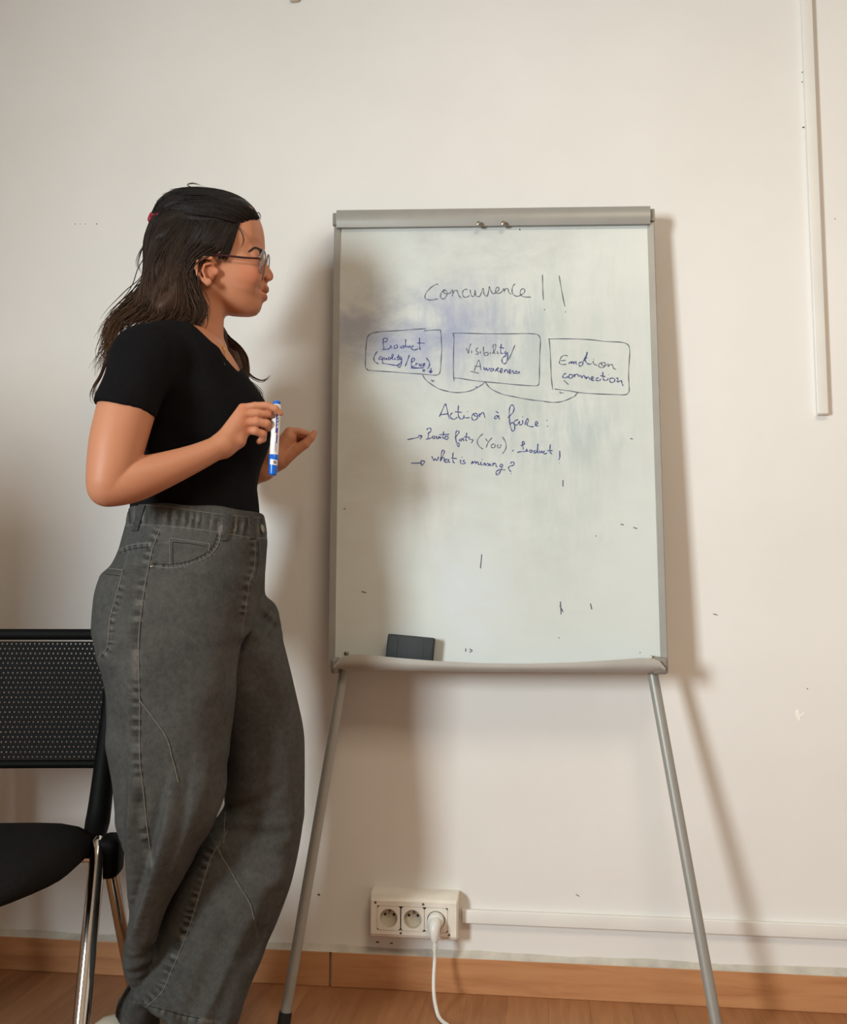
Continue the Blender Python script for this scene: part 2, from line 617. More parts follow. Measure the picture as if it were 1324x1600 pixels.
# housing: back box, then a lid whose top and bottom slope back to the wall
prof = [(-H2, 0.0005), (-H2, -0.028), (-H2 + 0.006, -0.043), (-H2 + 0.012, SY), (H2 - 0.016, SY), (H2 - 0.007, -0.041), (H2, -0.026), (H2, 0.0005)]
vs, fs = [], []
xs = [(-W2, 0.9), (-W2 + 0.003, 1.0), (W2 - 0.003, 1.0), (W2, 0.9)]
for x, s in xs:
    for z, y in prof:
        vs.append((x, y * (s if y < -0.03 else 1), z * (0.985 if s < 1 else 1)))
k = len(prof)
for i in range(len(xs) - 1):
    for j in range(k):
        fs.append((i * k + j, i * k + (j + 1) % k, (i + 1) * k + (j + 1) % k, (i + 1) * k + j))
fs += [tuple(range(k)), tuple(reversed(range(3 * k, 4 * k)))]
m.add(vs, fs)
HOUS = m
mod = []
for i, px in enumerate((607.5, 645.0, 681.5)):
    c = at_y(px, 1434.5 + (px - 607) * 0.035, SY - 0.001)
    mod.append(((c[0] - scx), (at_y(645, 1436, SY)[2] - scz)))
hw = (mod[2][0] - mod[0][0]) / 4 - 0.0009
# the lid's front is a frame round the three outlets
front = [i for i, f in enumerate(HOUS.f) if len(f) == 4 and all(abs(HOUS.v[j][1] - SY) < 1e-4 for j in f)]
HOUS.f = [f for i, f in enumerate(HOUS.f) if i not in front]
HOUS.m = [0] * len(HOUS.f)
ox0, ox1 = -W2 + 0.003, W2 - 0.003
oz0, oz1 = -H2 + 0.012, H2 - 0.016
ix0, ix1 = mod[0][0] - hw - 0.0006, mod[2][0] + hw + 0.0006
iz0, iz1 = (mod[0][1] + mod[2][1]) / 2 - hw - 0.0006, (mod[0][1] + mod[2][1]) / 2 + hw + 0.0006
o4 = [(ox0, SY, oz0), (ox1, SY, oz0), (ox1, SY, oz1), (ox0, SY, oz1)]
i4 = [(ix0, SY, iz0), (ix1, SY, iz0), (ix1, SY, iz1), (ix0, SY, iz1)]
b4 = [(x, SY + 0.012, z) for x, y, z in i4]
HOUS.add(o4 + i4 + b4, [(j, (j + 1) % 4, 4 + (j + 1) % 4, 4 + j) for j in range(4)] + [(4 + j, 4 + (j + 1) % 4, 8 + (j + 1) % 4, 8 + j) for j in range(4)])
HOUS.build('housing', PVC, sock)
for i, c in enumerate(mod):
    m = MB()
    plate_with_well(m, c, hw, hw * 0.78, 0.013, 1, SY - 0.0012)
    o = m.build('socket_outlet', [PVC, PVC_IN], sock, sharp=30)
    if i < 2:
        for dx in (-0.0095, 0.0095):
            MB().lathe([(0, 0.0028), (0.004, 0.0028)], (c[0] + dx, SY + 0.0112, c[1] + 0.004), (0, 1, 0), 12).build('pin_hole', BLACKHOLE, o)
        MB().tube([(c[0] + 0.001, SY + 0.012, c[1] + 0.0115), (c[0] + 0.001, SY + 0.002, c[1] + 0.011)], 0.0024, 10).build('earth_pin', SCREW, o)
for (px, py) in ((587, 1410), (661.5, 1413), (626.5, 1458), (702, 1461)):
    c = at_y(px, py, SY)
    MB().lathe([(-0.0008, 0.0026), (0.004, 0.0026)], (c[0] - scx, SY, c[2] - scz), (0, 1, 0), 12).build('screw', SPECK, sock)
tag(sock, 'cream triple wall socket box under the board, one outlet in use', 'power socket')

# plug and its cable
pc = (mod[2][0] + scx, mod[2][1] + scz)
plug = empty('power_plug', (pc[0], SY, pc[1]))
MB().lathe([(0.011, hw * 0.70), (-0.004, hw * 0.72), (-0.012, hw * 0.70), (-0.016, hw * 0.52), (-0.017, 0.004)], (0, 0, 0), (0, 1, 0), 28).build('plug_body', CABLE, plug, sharp=50)
nk = spline([(0, -0.014, 0.001), (0.0, -0.024, -0.004), (0.0, -0.029, -0.014), (0.0005, -0.030, -0.026), (0.001, -0.030, -0.034)], 6)
rr = np.interp(np.linspace(0, 1, len(nk)), [0, 0.25, 0.6, 1], [0.0125, 0.0125, 0.0105, 0.0066])
MB().tube(nk, rr, 16).build('plug_neck', CABLE, plug, sharp=60)
m = MB()
for i in range(4):
    z = -0.036 - i * 0.0042
    m.lathe([(0, 0.0058), (0.0026, 0.0054)], (0.001, -0.030, z), (0, 0, -1), 14)
m.tube([(0.001, -0.030, -0.034), (0.001, -0.030, -0.054)], 0.0042, 12)
m.build('strain_relief', CABLE, plug)
cp = [(0.001, -0.030, -0.052)]
for (px, py, y) in ((679.5, 1500, -0.075), (678, 1525, -0.085), (678, 1550, -0.10), (681, 1572, -0.125), (688, 1592, -0.155)):
    w = at_y(px, py, y)
    cp.append((w[0] - pc[0], w[1] - SY, w[2] - pc[1]))
last = cp[-1]
fz = 0.0042 - pc[1]
cp += [(last[0] + 0.03, last[1] - 0.05, fz + 0.004), (last[0] + 0.08, last[1] - 0.12, fz), (last[0] + 0.2, last[1] - 0.32, fz), (last[0] + 0.25, last[1] - 0.7, fz)]
MB().tube(spline(cp, 10), 0.0038, 12).build('cable', CABLE, plug)
tag(plug, 'white plug in the rightmost outlet with its white cable hanging to the floor', 'power plug')

# ------------------------------------------------------------------ flipchart easel
FX, FY = -0.105, -0.15
flip = empty('flipchart_easel', (FX, FY, 0))
tag(flip, 'grey whiteboard flipchart easel with handwritten notes, leaning at the wall', 'flipchart')
Y_TOP, Y_BOT, Z_TOP, Z_BOT = -0.062, -0.110, 1.70, 0.69
slope = (Y_TOP - Y_BOT) / (Z_TOP - Z_BOT)


def on_board(px, py, off=0.0):
    """pixel -> point on the (leaning) board face, in the easel's own coordinates"""
    d = rays(px, py)
    # y = Y_BOT - off + slope * (z - Z_BOT)
    k = (Y_BOT - off + slope * (CAM[2] - Z_BOT) - CAM[1]) / (d[1] - slope * d[2])
    p = CAM + d * k
    return (p[0] - FX, p[1] - FY, p[2])


q = [np.array(on_board(*p)) for p in ((530, 335), (1014, 328), (1036, 1046), (521, 1042))]
TH = np.array((0, 0.014, 0))
m = MB()
m.add(list(q) + [p + TH for p in q], [(0, 3, 2, 1), (4, 5, 6, 7), (0, 1, 5, 4), (1, 2, 6, 5), (2, 3, 7, 6), (3, 0, 4, 7)])
board = m.build('whiteboard', BOARD, flip, smooth=False)
# side rails
UP = (q[0] - q[3]) / np.linalg.norm(q[0] - q[3])
for nm, a, b, sgn in (('left', q[0], q[3], -1), ('right', q[1], q[2], 1)):
    m = MB()
    ax = np.array((1.0, 0, 0))
    nrm = np.array((0, -1.0, slope))
    nrm /= np.linalg.norm(nrm)
    sec = [(-0.004, 0.003), (0.009, 0.004), (0.011, 0.001), (0.011, -0.016), (-0.004, -0.016)]
    vs = []
    for p in (a, b):
        for (u, v) in sec:
            vs.append(p + ax * u * sgn + nrm * v)
    k = len(sec)
    fs = [(j, (j + 1) % k, k + (j + 1) % k, k + j) for j in range(k)] + [tuple(range(k)), tuple(reversed(range(k, 2 * k)))]
    m.add(vs, fs)
    m.build('side_rail', ALU, flip, smooth=False)
# clamp bar along the top
c4 = [np.array(on_board(*p, off=0.012)) for p in ((526, 328.5), (1016.5, 322), (1016.5, 349.5), (526, 355.5))]
m = MB()
B = np.array((0, 0.030, 0.002))
c3 = [(c4[0] + c4[3]) / 2 + np.array((0, -0.006, 0)), (c4[1] + c4[2]) / 2 + np.array((0, -0.006, 0))]
ring = lambda a, mid, b: [a + B, a, a * 0.75 + b * 0.25 + np.array((0, -0.004, 0)), mid, a * 0.25 + b * 0.75 + np.array((0, -0.004, 0)), b, b + B]
L, Rr = ring(c4[0], c3[0], c4[3]), ring(c4[1], c3[1], c4[2])
k = len(L)
m.add(L + Rr, [(j, j + 1, k + j + 1, k + j) for j in range(k - 1)] + [(k - 1, 0, k, 2 * k - 1), tuple(reversed(range(k))), tuple(range(k, 2 * k))])
m.build('clamp_bar', ALU, flip, sharp=50)
for a, b, sg in ((c4[0], c4[3], -1), (c4[1], c4[2], 1)):
    m = MB()
    x0 = (a[0] + b[0]) / 2
    e = 0.004 * sg
    zt, zb, y = a[2] - 0.005, b[2] + 0.006, a[1]
    lo = (min(x0, x0 + 0.010 * sg), y + 0.002, zb + 0.002)
    hi = (max(x0, x0 + 0.010 * sg), y + 0.028, zt)
    m.box(lo, hi, bev=0.0015)
    m.build('clamp_end', CAPG, flip, smooth=False)
    # paper peg holding rail
for px in (748.5, 787):
    w = np.array(on_board(px, 350.5 - (px - 748) * 0.012, off=0.018))
    m = MB()
    m.lathe([(0.006, 0.0042), (-0.003, 0.0058), (-0.006, 0.0050), (-0.0075, 0.0022)], w, (0, 1, 0), 16)
    m.box(w + np.array((-0.005, -0.0082, -0.0006)), w + np.array((0.005, -0.0066, 0.0006)))
    m.build('clamp_screw', SCREW, flip)
# pen tray: concave-topped lip, rounded ends
pa, pb = np.array(on_board(522, 1052, off=0.045)), np.array(on_board(1040, 1056, off=0.045))
NX = 60
us = np.linspace(0, 1, NX)
topL = [(0.0, 1041), (0.02, 1028), (0.045, 1023), (0.09, 1022.5), (0.2, 1028), (0.32, 1033), (0.45, 1036.5), (0.6, 1037), (0.74, 1035), (0.86, 1031), (0.93, 1028), (0.965, 1029), (0.985, 1033), (1.0, 1044)]
tu, tv = zip(*topL)
m = MB()
vs, fs = [], []
prev = None
for i, u in enumerate(us):
    base = pa + (pb - pa) * u
    px = 522 + (1040 - 522) * u
    lip = np.array(on_board(px, np.interp(u, tu, tv), off=0.052))
    zl = lip[2]
    zb = base[2] + (0.004 if 0.02 < u < 0.98 else 0.008)
    yf, yb = base[1], base[1] + 0.047
    h = max(zl - zb, 0.004)
    x = base[0]
    pts = [(yb, zb + 0.002), (yf + 0.016, zb), (yf + 0.004, zb + h * 0.14), (yf - 0.005, zb + h * 0.40), (yf - 0.007, zb + h * 0.68), (yf - 0.0045, zb + h), (yf - 0.0015, zb + h),
           (yf - 0.001, zb + h * 0.55), (yf + 0.012, zb + 0.006), (yb, zb + 0.006)]
    vs += [(x, y, z) for y, z in pts]
k = 10
for i in range(NX - 1):
    for j in range(k):
        fs.append((i * k + j, (i + 1) * k + j, (i + 1) * k + (j + 1) % k, i * k + (j + 1) % k))
fs += [tuple(range(k)), tuple(reversed(range((NX - 1) * k, NX * k)))]
m.add(vs, fs)
tray = m.build('pen_tray', TRAYM, flip, sharp=50)
# dark end brackets of the tray
for px0, px1, sg in ((520.5, 531, -1), (1019, 1041.5, 1)):
    a = np.array(on_board((px0 + px1) / 2, 1040, off=0.012))
    wl = abs(px1 - px0) / 735.0 / 2
    m = MB()
    m.box(a + np.array((-wl, -0.030, -0.016)), a + np.array((wl, 0.030, 0.017)), bev=0.007, seg=3)
    m.build('tray_bracket', CAPG, flip)
    s = np.array(on_board(1020 if sg > 0 else 541, 1027.5 if sg > 0 else 1021, off=0.016))
    MB().lathe([(0.012, 0.004), (-0.002, 0.0045), (-0.003, 0.002)], s, (0, 1, 0), 12).build('tray_screw', SCREW, flip)
# legs: foot on the floor, upper end behind the board
for (fx, fy), (hx, hy) in (((445.5, 1590), (535.5, 1060)), ((1119.5, 1600), (1021.5, 1060))):
    foot = at_z(fx, fy, 0.03)
    foot = at_y(fx, fy, -0.215)
    top = at_y(hx, hy, -0.112)
    d = (foot - top)
    d = d / d[2]
    foot = top + d * (0.022 - top[2])
    fl = top + d * (0.0 - top[2])
    up = top + d * (0.69 - top[2])
    sh = np.array((FX, FY, 0))
    m = MB()
    m.tube([up - sh, foot - sh], [0.0108, 0.0108], 18)
    lg = m.build('leg', ALU, flip)
    m = MB()
    m.tube([foot - sh + (0, 0, 0.004), fl - sh], [0.0125, 0.0128], 18)
    m.build('rubber_foot', RUBBER, lg)

# ---- handwriting: traced pen strokes laid as ink on the board
HAND = {
 (655, 420, 5.517, 0): """165,135 150,133 110,155 70,195 50,235 60,260 95,268 135,265 160,258;225,185 200,195 185,225 188,250 205,260 230,245 242,215 235,190 215,180 205,195 230,215 260,212 280,195;280,190 290,185 288,235;290,215 305,190 325,185 335,210 350,240 365,250;415,180 400,175 380,190 375,215 385,240 410,245 435,230;440,180 445,210 455,235 470,238 480,215 483,180 488,225 505,240 525,235;525,235 540,200 550,170 557,180 558,210 570,230 590,235;590,235 600,190 605,155 612,170 625,200 640,215;640,215 665,205 685,185 690,165 675,160 662,175 662,200 675,212 700,208;700,208 720,190 730,170 735,200;735,190 750,170 765,172 775,205 793,218;828,130 812,145 802,180 808,215 835,235 860,235;860,235 895,215 912,195 905,172 885,175 872,200 880,228 910,242 965,244;1064,50 1066,120 1068,200 1073,270;1079,349 1086,355;1208,58 1220,130 1240,240 1258,325;1259,368 1265,374""",
 (560, 510, 9.457, 0): """995,33 800,45 600,62 400,72 270,85 190,105 140,150 122,220 112,350 105,500 108,590 125,630 180,650 400,665 700,688 950,705 1100,718 1160,718 1195,700 1215,640 1225,500 1232,350 1228,200 1222,110 1215,50;1215,50 1100,55 970,65;950,715 990,780 1060,840 1160,905 1240,938 1330,956;1075,790 1120,815;1120,795 1085,815""",
 (560, 510, 9.457, 1): """370,180 368,260 380,320;370,190 390,172 420,175 430,200 410,225 380,232;355,338 400,338 440,335 470,315 480,285 490,310 500,320;545,280 530,295 532,320 555,325 578,308 575,280 555,272;680,285 650,290 625,308 640,320 670,312 695,280 700,190 698,260 705,300 720,305;735,285 735,305 755,308 765,285 768,305;820,285 790,300 785,325 810,345 850,345 890,325;905,165 905,250 910,320 920,350;870,245 930,245 980,248;280,370 245,420 230,470 245,520 300,553;345,450 320,450 305,475 320,490 350,480 362,455 360,500 355,530 370,545 450,558 580,578 620,560;385,455 385,485 405,490 420,465 425,488;465,455 445,465 445,488 465,490 478,462 480,485;490,480 515,440 515,415 500,415 498,450 505,485 520,485;540,465 540,490 555,488;600,415 585,455 580,490 600,490;565,455 630,450;610,460 605,485 625,488 640,460 640,520 630,580 605,605 580,590 590,560 625,540 645,520;755,420 735,480 710,550 690,590;790,490 785,540 785,590;785,490 805,465 830,475 825,505 795,525;780,592 810,590 835,580;850,540 855,575;860,555 880,540;905,550 900,580 915,582;940,550 920,565 925,585 950,580;955,570 985,560 980,545 960,555 958,582 990,585;778,608 880,611 968,609;778,614 880,617 960,613;1005,465 1040,510 1055,560 1035,610 1020,622;950,635 985,665;985,635 950,668;1075,615 1070,690;1045,660 1070,688 1095,660;1055,655 1085,660""",
 (700, 510, 8.275, 0): """65,98 80,88 250,88 500,95 800,95 1000,92 1100,95 1160,105 1190,140 1198,200 1190,350 1185,550 1182,700 1170,755 1120,768 900,755 700,735 480,715 300,695 150,670 80,668;70,95 80,150 75,300 72,500 75,650 82,710;-62,826 0,840 100,855 200,850 300,830 380,790 440,755 485,715;485,720 540,790 620,840 720,880 840,905 960,930 1100,952 1241,966;360,775 385,795;395,780 362,798;238,285 250,310 265,345 275,290 298,222;308,310 308,345;390,275 365,300 375,325 395,340 385,360 355,355;420,320 420,350;460,260 462,320 470,365 490,378 520,365 520,340 495,335 465,355;548,330 550,358;575,350 610,300 620,245 605,230 585,250 590,300 600,345 620,350;640,320 645,352 660,350;868,240 840,310 810,380 782,438;340,575 370,500 395,440 410,450 420,510 430,565;345,515 425,518;290,580 400,605""",
 (700, 510, 8.275, 1): """692,225 685,280 685,340 700,350 715,345;668,270 725,280;750,320 735,345 750,362 770,335 775,400 760,460 735,482 708,470 700,430 720,395 760,375;465,525 475,560 490,555 500,535 510,565 530,560 540,535;575,540 555,550 555,575 575,575 590,545 592,575;610,580 635,545 650,535 650,550 630,560 665,590;670,580 705,570 700,545 680,555 685,595 710,595;735,560 735,595 745,565 765,560 775,600;785,590 815,580 805,560 790,570 795,605 825,600;850,570 835,585 860,600 845,610;890,575 875,585 925,590 915,605 870,605""",
 (850, 520, 8.827, 0): """65,85 80,85 250,82 450,85 650,95 850,118 1050,128 1130,145 1175,185 1185,280 1175,450 1170,600 1175,700 1178,790 1165,830 1110,855 950,850 700,840 500,825 350,800 150,775;72,85 85,200 95,400 100,550 110,680 125,785;275,655 340,712;220,810 235,832 270,825;0,945 100,958 180,958 260,945 340,915 420,875 465,825;432,868 445,868;330,318 290,310 250,325 225,370 215,410 240,435 310,435;235,385 300,378;800,410 765,430 758,460 790,480 830,470 850,435 835,410 805,415 800,440 830,455 870,440;885,420 890,470;890,460 915,440 940,435 955,470 965,490 1000,508;680,390 685,420 700,435 740,450;684,364 689,369;885,620 885,650;898,574 902,578""",
 (850, 520, 8.827, 1): """340,425 365,405 378,398 380,425 395,405 410,395 415,425 430,410 445,398 450,440;510,405 485,420 490,455 520,455 540,425 525,400 505,408;545,400 575,330 600,265 590,320 570,370 590,410 620,432 660,425;555,350 600,345;310,560 280,570 260,605 285,622 320,612 345,590;375,575 350,580 345,610 365,630 395,610 395,580 370,575;415,570 425,610 430,585 450,570 470,575 480,610;490,600 510,590 525,620 535,595 560,595 575,635;585,605 590,635 600,615 625,615 635,645;650,640 685,625 675,605 650,625 665,655 700,655;755,620 725,630 725,655 760,660 790,640;815,540 815,600 825,645 850,655 880,650;780,590 850,605;935,620 910,640 915,675 950,685 980,660 970,630 940,625;1000,625 1025,630 1010,675;1015,680 1050,665 1070,660 1080,700 1095,730""",
 (680, 620, 6.62, 1): """45,205 70,150 105,75 120,110 135,180 150,230;60,185 130,175;180,165 160,185 165,220 200,232 230,210;243,88 238,150 245,205 270,232 300,215;205,155 275,160;300,190 300,212 330,218 360,212;333,152 338,156;405,170 385,190 382,225 405,242 435,225 440,190 420,170 400,180 420,200 450,195;455,170 462,210;465,190 485,165 500,165 510,195 517,215;650,195 625,200 615,220 635,225 658,195 660,215 668,232;630,150 655,168;755,215 785,185 812,150 818,110 800,85 780,95 770,130 768,200 775,280 790,340 810,355 825,330 820,290 800,265 775,290;860,235 825,250 820,285 850,290 872,255 875,290 900,285;905,240 908,280;930,290 945,240 955,225 965,250 950,285 975,305 1020,310;1040,290 1065,270 1050,255 1035,280 1045,300 1075,298;1155,240 1161,244;1164,300 1167,308;903,205 909,209""",
 (630, 665, 8.827, 1): """60,192 150,175 220,158;210,135 262,145 235,188;235,150 258,150;325,60 345,38 375,35 388,65 370,90 345,95;350,95 350,130 345,165;318,188 380,172 400,160;420,140 405,160 420,180 440,165 430,145;460,140 460,175 480,178 495,145;495,145 505,175 515,160 530,175;560,80 555,130 550,165 575,185;500,125 635,120;600,140 575,165 595,190 625,175 615,150 590,150;715,165 745,130 772,95 760,72 735,80 725,130 730,200 750,270 770,290 775,260 755,230;790,185 775,205 795,212 812,195 800,180;815,190 830,175 835,205 845,205;880,98 870,150 865,195 885,210;840,155 920,160;905,175 930,190 960,195 955,225 940,238;395,425 410,450 425,480 440,455 455,470 470,480 490,430;515,490 540,430 570,370 560,340 540,345 525,420 515,490;520,480 545,440 570,450 565,500;615,460 580,480 585,505 615,500 630,465 630,500 650,505;690,370 685,440 690,495 712,520;665,445 740,455;795,470 790,505 800,525;812,432 817,437;850,475 825,490 855,510 845,525 810,525;940,530 960,490 965,525;970,510 1000,495 1005,530;1010,515 1035,500 1040,535 1060,530;1075,500 1075,540 1100,540;1088,463 1093,468;1120,510 1115,545;1115,515 1150,540 1130,550;1160,515 1190,545 1165,555;1200,520 1200,550 1225,545;1240,510 1240,555;1245,530 1275,520 1285,560 1300,570;110,518 250,515;245,485 300,495 260,548 245,485""",
 (740, 665, 8.827, 0): """130,110 85,155 52,215 75,280 130,325;170,180 185,205 205,225;258,165 215,215 190,260 175,305;265,255 245,275 250,300 280,305 300,285 295,260 265,252;340,260 330,290 345,305 370,300 380,260;400,155 440,220 452,290 430,350 400,385;545,335 550,345 535,355;1183,511 1187,516""",
 (740, 665, 8.827, 1): """675,225 680,280 690,330;670,230 695,218 705,245 680,270 650,275;605,370 660,358 720,355 735,320 740,350 760,350;790,335 775,350 785,368 810,360 808,340 790,335;855,340 830,360 845,378 875,350 890,250 888,320 885,370 905,378;915,345 915,370 935,372 945,345 950,372;985,350 960,370 980,388 1020,380;1060,258 1055,330 1060,370 1085,392;1020,345 1090,345;1190,345 1190,430 1178,472;1195,400 1192,440;400,535 375,535 365,560 390,570 405,540 385,600 360,650 330,680 312,660 320,630 370,605 435,612;515,525 525,500 550,505 565,530 540,550 500,560 485,585 495,610 518,635;516,659 521,663""",
 (0, 0, 1.0, 2): """728,1013 728,1018;734,1014 738,1017 734,1019;537,795 540,795;565,924 572,926;753,866 751,888;875,946 880,956;877,960 876,940;923,943 925,952;985,685 989,686;873,996 874,997;1000,1019 1001,1020;931,837 932,838;812,357 813,360;970,819 975,820;990,824 996,826;880,750 880,760"""
}


def ribbon(m, pts, w, off):
    """ink stroke as a thin raised strip on the board face"""
    P3 = [np.array(on_board(px, py, off)) for px, py in pts]
    k = len(P3)
    vs, fs = [], []
    for i in range(k):
        t = P3[min(i + 1, k - 1)] - P3[max(i - 1, 0)]
        t = t / (np.linalg.norm(t) + 1e-9)
        nrm = np.array((t[2], 0, -t[0]))
        ww = w * (0.75 + 0.25 * math.sin(i * 0.7))
        back = np.array((0, 0.0004, 0))
        vs += [P3[i] - nrm * ww, P3[i] + nrm * ww, P3[i] + nrm * ww * 0.9 + back, P3[i] - nrm * ww * 0.9 + back]
    for i in range(k - 1):
        for j in range(4):
            j2 = (j + 1) % 4
            fs.append((4 * i + j, 4 * i + j2, 4 * i + 4 + j2, 4 * i + 4 + j))
    fs += [(0, 3, 2, 1), tuple(4 * (k - 1) + j for j in (0, 1, 2, 3))]
    m.add(vs, fs)


HLAB = {(655, 420): 'heading reading Concurrence with two exclamation marks', (560, 510): 'box reading Product (quality / Price)',
        (700, 510): 'box reading Visibility / Awareness', (850, 520): 'box reading Emotion connection',
        (680, 620): 'line reading Action à faire', (630, 665): 'bullets reading Points forts and what is', (740, 665): 'words You, Product and missing with question mark', (0, 0): 'stray pen specks'}
for (ox, oy, sc, kind), txt in HAND.items():
    m = MB()
    for st in txt.split(';'):
        pts = [tuple(float(c) for c in p.split(',')) for p in st.split()]
        pts = [(ox + a / sc, oy + b / sc) for a, b in pts]
        if len(pts) > 2:
            pts = spline(pts, 5)
        ribbon(m, pts, 0.00125 if kind else 0.0011, 0.0006)
    o = m.build('handwritten_lettering' if kind < 2 else 'ink_specks', INK_BLUE if kind == 1 else INK_GREY, board, smooth=False)
    o['label'] = HLAB[(ox, oy)]

# ------------------------------------------------------------------ eraser on the tray
e = [np.array(on_board(*p, off=0.032)) for p in ((606, 990), (679.5, 997), (677, 1037), (602, 1030))]
ec = sum(e) / 4
ew, eh = np.linalg.norm(e[1] - e[0]), np.linalg.norm(e[3] - e[0])
ang = math.atan2(e[1][2] - e[0][2], e[1][0] - e[0][0])
er = empty('board_eraser', (ec[0] + FX, ec[1] + FY, ec[2]))
er.rotation_euler = (math.atan(-slope) * 1.0, -ang, 0)
MB().box((-ew / 2, -0.002, -eh / 2), (ew / 2, 0.016, eh / 2), bev=0.004, seg=3).build('body', ERASER, er)
MB().box((-ew / 2 + 0.0015, 0.0155, -eh / 2 + 0.0015), (ew / 2 - 0.0015, 0.029, eh / 2 - 0.0015), bev=0.002).build('felt_pad', FELT, er)
for sx in (-0.27, 0.27):
    MB().box((sx * ew - 0.0008, -0.0027, -eh / 2 + 0.006), (sx * ew + 0.0008, 0.0, eh / 2 - 0.006), bev=0.0004).build('grip_ridge', ERASER, er)
tag(er, 'black board eraser standing in the easel tray, tilted against the board', 'eraser')

# ------------------------------------------------------------------ chair
def make_chair(loc, rz):
    root = empty('office_chair', loc, rz)
    tag(root, 'black chair with perforated back and chrome legs behind the standing person', 'chair')
    # seat pad (cushioned): rounded front, nearly square back
    m = MB()
    NU, NV = 40, 40
    def seat_pt(a, r, z):
        ca, sa = math.cos(a), math.sin(a)
        n_ = 5.0 if sa > 0 else 3.0
        k = (abs(ca) ** n_ + abs(sa) ** n_) ** (-1 / n_)
        x, y = 0.225 * k * ca * r, (0.20 if sa > 0 else 0.235) * k * sa * r
        fall = max(0.0, -y / 0.235 - 0.45)
        side = max(0.0, abs(x) / 0.225 - 0.7)
        back = max(0.0, y / 0.2 - 0.6)
        return (x, y, 0.404 + z - 0.09 * fall ** 2 - 0.05 * side ** 2 * 2 + 0.04 * back ** 2)
    rings = [(0.0, 0.0), (0.3, 0.0), (0.6, 0.0), (0.85, -0.001), (0.95, -0.004), (0.99, -0.010), (1.0, -0.02), (0.985, -0.031), (0.93, -0.038), (0.5, -0.04), (0.0, -0.04)]
    vs, fs = [], []
    for r, z in rings:
        for j in range(NU):
            vs.append(seat_pt(2 * math.pi * j / NU + 0.02, max(r, 0.002), z))
    for i in range(len(rings) - 1):
        for j in range(NU):
            fs.append((i * NU + j, i * NU + (j + 1) % NU, (i + 1) * NU + (j + 1) % NU, (i + 1) * NU + j))
    m.add(vs, fs)
    m.build('seat', CHAIRF, root, sharp=70)
    # perforated back panel with real holes, curved round the sitter
    def back_pt(x, z, t):
        y = 0.235 + 0.12 * (z - 0.5) - 0.16 * x * x
        n_ = Vector((0.32 * x, 1, -0.12)).normalized()
        return (x + n_.x * t, y + n_.y * t, z + n_.z * t)
    Z0, Z1, X1 = 0.503, 0.757, 0.222
    rows, pit = 24, 0.0091
    rh = 0.0096
    z_start = 0.5165
    m = MB()
    cols = int(2 * (X1 - 0.012) / pit)
    nh = 8
    for r in range(rows):
        zc = z_start + (r + 0.5) * rh
        sh = (0.37 * r) % 1.0
        x0 = -cols / 2 * pit
        for cidx in range(-1, cols + 1):
            xa, xb = x0 + (cidx + sh) * pit, x0 + (cidx + 1 + sh) * pit
            xa, xb = max(xa, x0), min(xb, -x0)
            if xb - xa < 1e-5:
                continue
            full = abs(xb - xa - pit) < 1e-6
            sq = [(xa, zc - rh / 2), ((xa + xb) / 2, zc - rh / 2), (xb, zc - rh / 2), (xb, zc), (xb, zc + rh / 2), ((xa + xb) / 2, zc + rh / 2), (xa, zc + rh / 2), (xa, zc)]
            if not full:
                for t in (0.0, 0.0018):
                    m.add([back_pt(x, z, t) for x, z in sq], [tuple(range(8)) if t else tuple(reversed(range(8)))])
                continue
            xc = (xa + xb) / 2
            ho = [(xc + 0.0019 * math.cos(a), zc + 0.0021 * math.sin(a)) for a in [math.radians(q_) for q_ in (225, 270, 315, 0, 45, 90, 135, 180)]]
            v_ = [back_pt(x, z, 0) for x, z in sq] + [back_pt(x, z, 0) for x, z in ho] + [back_pt(x, z, 0.0018) for x, z in ho] + [back_pt(x, z, 0.0018) for x, z in sq]
            f_ = []
            for j in range(8):
                j2 = (j + 1) % 8
                f_ += [(j, 8 + j, 8 + j2, j2)[::-1], (8 + j, 16 + j, 16 + j2, 8 + j2)[::-1], (16 + j, 24 + j, 24 + j2, 16 + j2)[::-1]]
            m.add(v_, f_)
    m.build('backrest', CHAIRP, root, smooth=False)
    # rounded border round the panel, and the two uprights that carry it
    for z, h in ((Z1 + 0.004, 0.0115), (Z0 + 0.005, 0.0085)):
        m = MB()
        pts = [Vector(back_pt(x, z, 0.001)) for x in np.linspace(-X1, X1, 25)]
        vs, fs = [], []
        for p in pts:
            for j in range(10):
                a = 2 * math.pi * j / 10
                vs.append((p.x, p.y + 0.0075 * math.cos(a), p.z + h * math.sin(a)))
        for i in range(len(pts) - 1):
            for j in range(10):
                fs.append((i * 10 + j, i * 10 + (j + 1) % 10, (i + 1) * 10 + (j + 1) % 10, (i + 1) * 10 + j))
        fs += [tuple(range(10)), tuple(reversed(range(240, 250)))]
        m.add(vs, fs)
        m.build('back_border', CHAIRP, root)
    for s in (-1, 1):
        pts = [(s * 0.222, 0.246, 0.772), (s * 0.220, 0.238, 0.66), (s * 0.216, 0.228, 0.55), (s * 0.213, 0.218, 0.47), (s * 0.211, 0.200, 0.405), (s * 0.212, 0.15, 0.360)]
        pts = [(x, y - 0.16 * 0.0484 + 0.0, z) for x, y, z in pts]
        m = MB()
        sp = spline(pts, 6)
        rad = np.interp(np.linspace(0, 1, len(sp)), [0, 0.1, 0.5, 0.8, 1], [0.008, 0.014, 0.020, 0.023, 0.018])
        m.tube(sp, rad, 14)
        m.build('upright', CHAIRP, root)
        # pivot housing and the crossed chrome legs
        m = MB()
        m.box((s * 0.252 - 0.021, 0.10, 0.318), (s * 0.252 + 0.021, 0.165, 0.394), bev=0.016, seg=4)
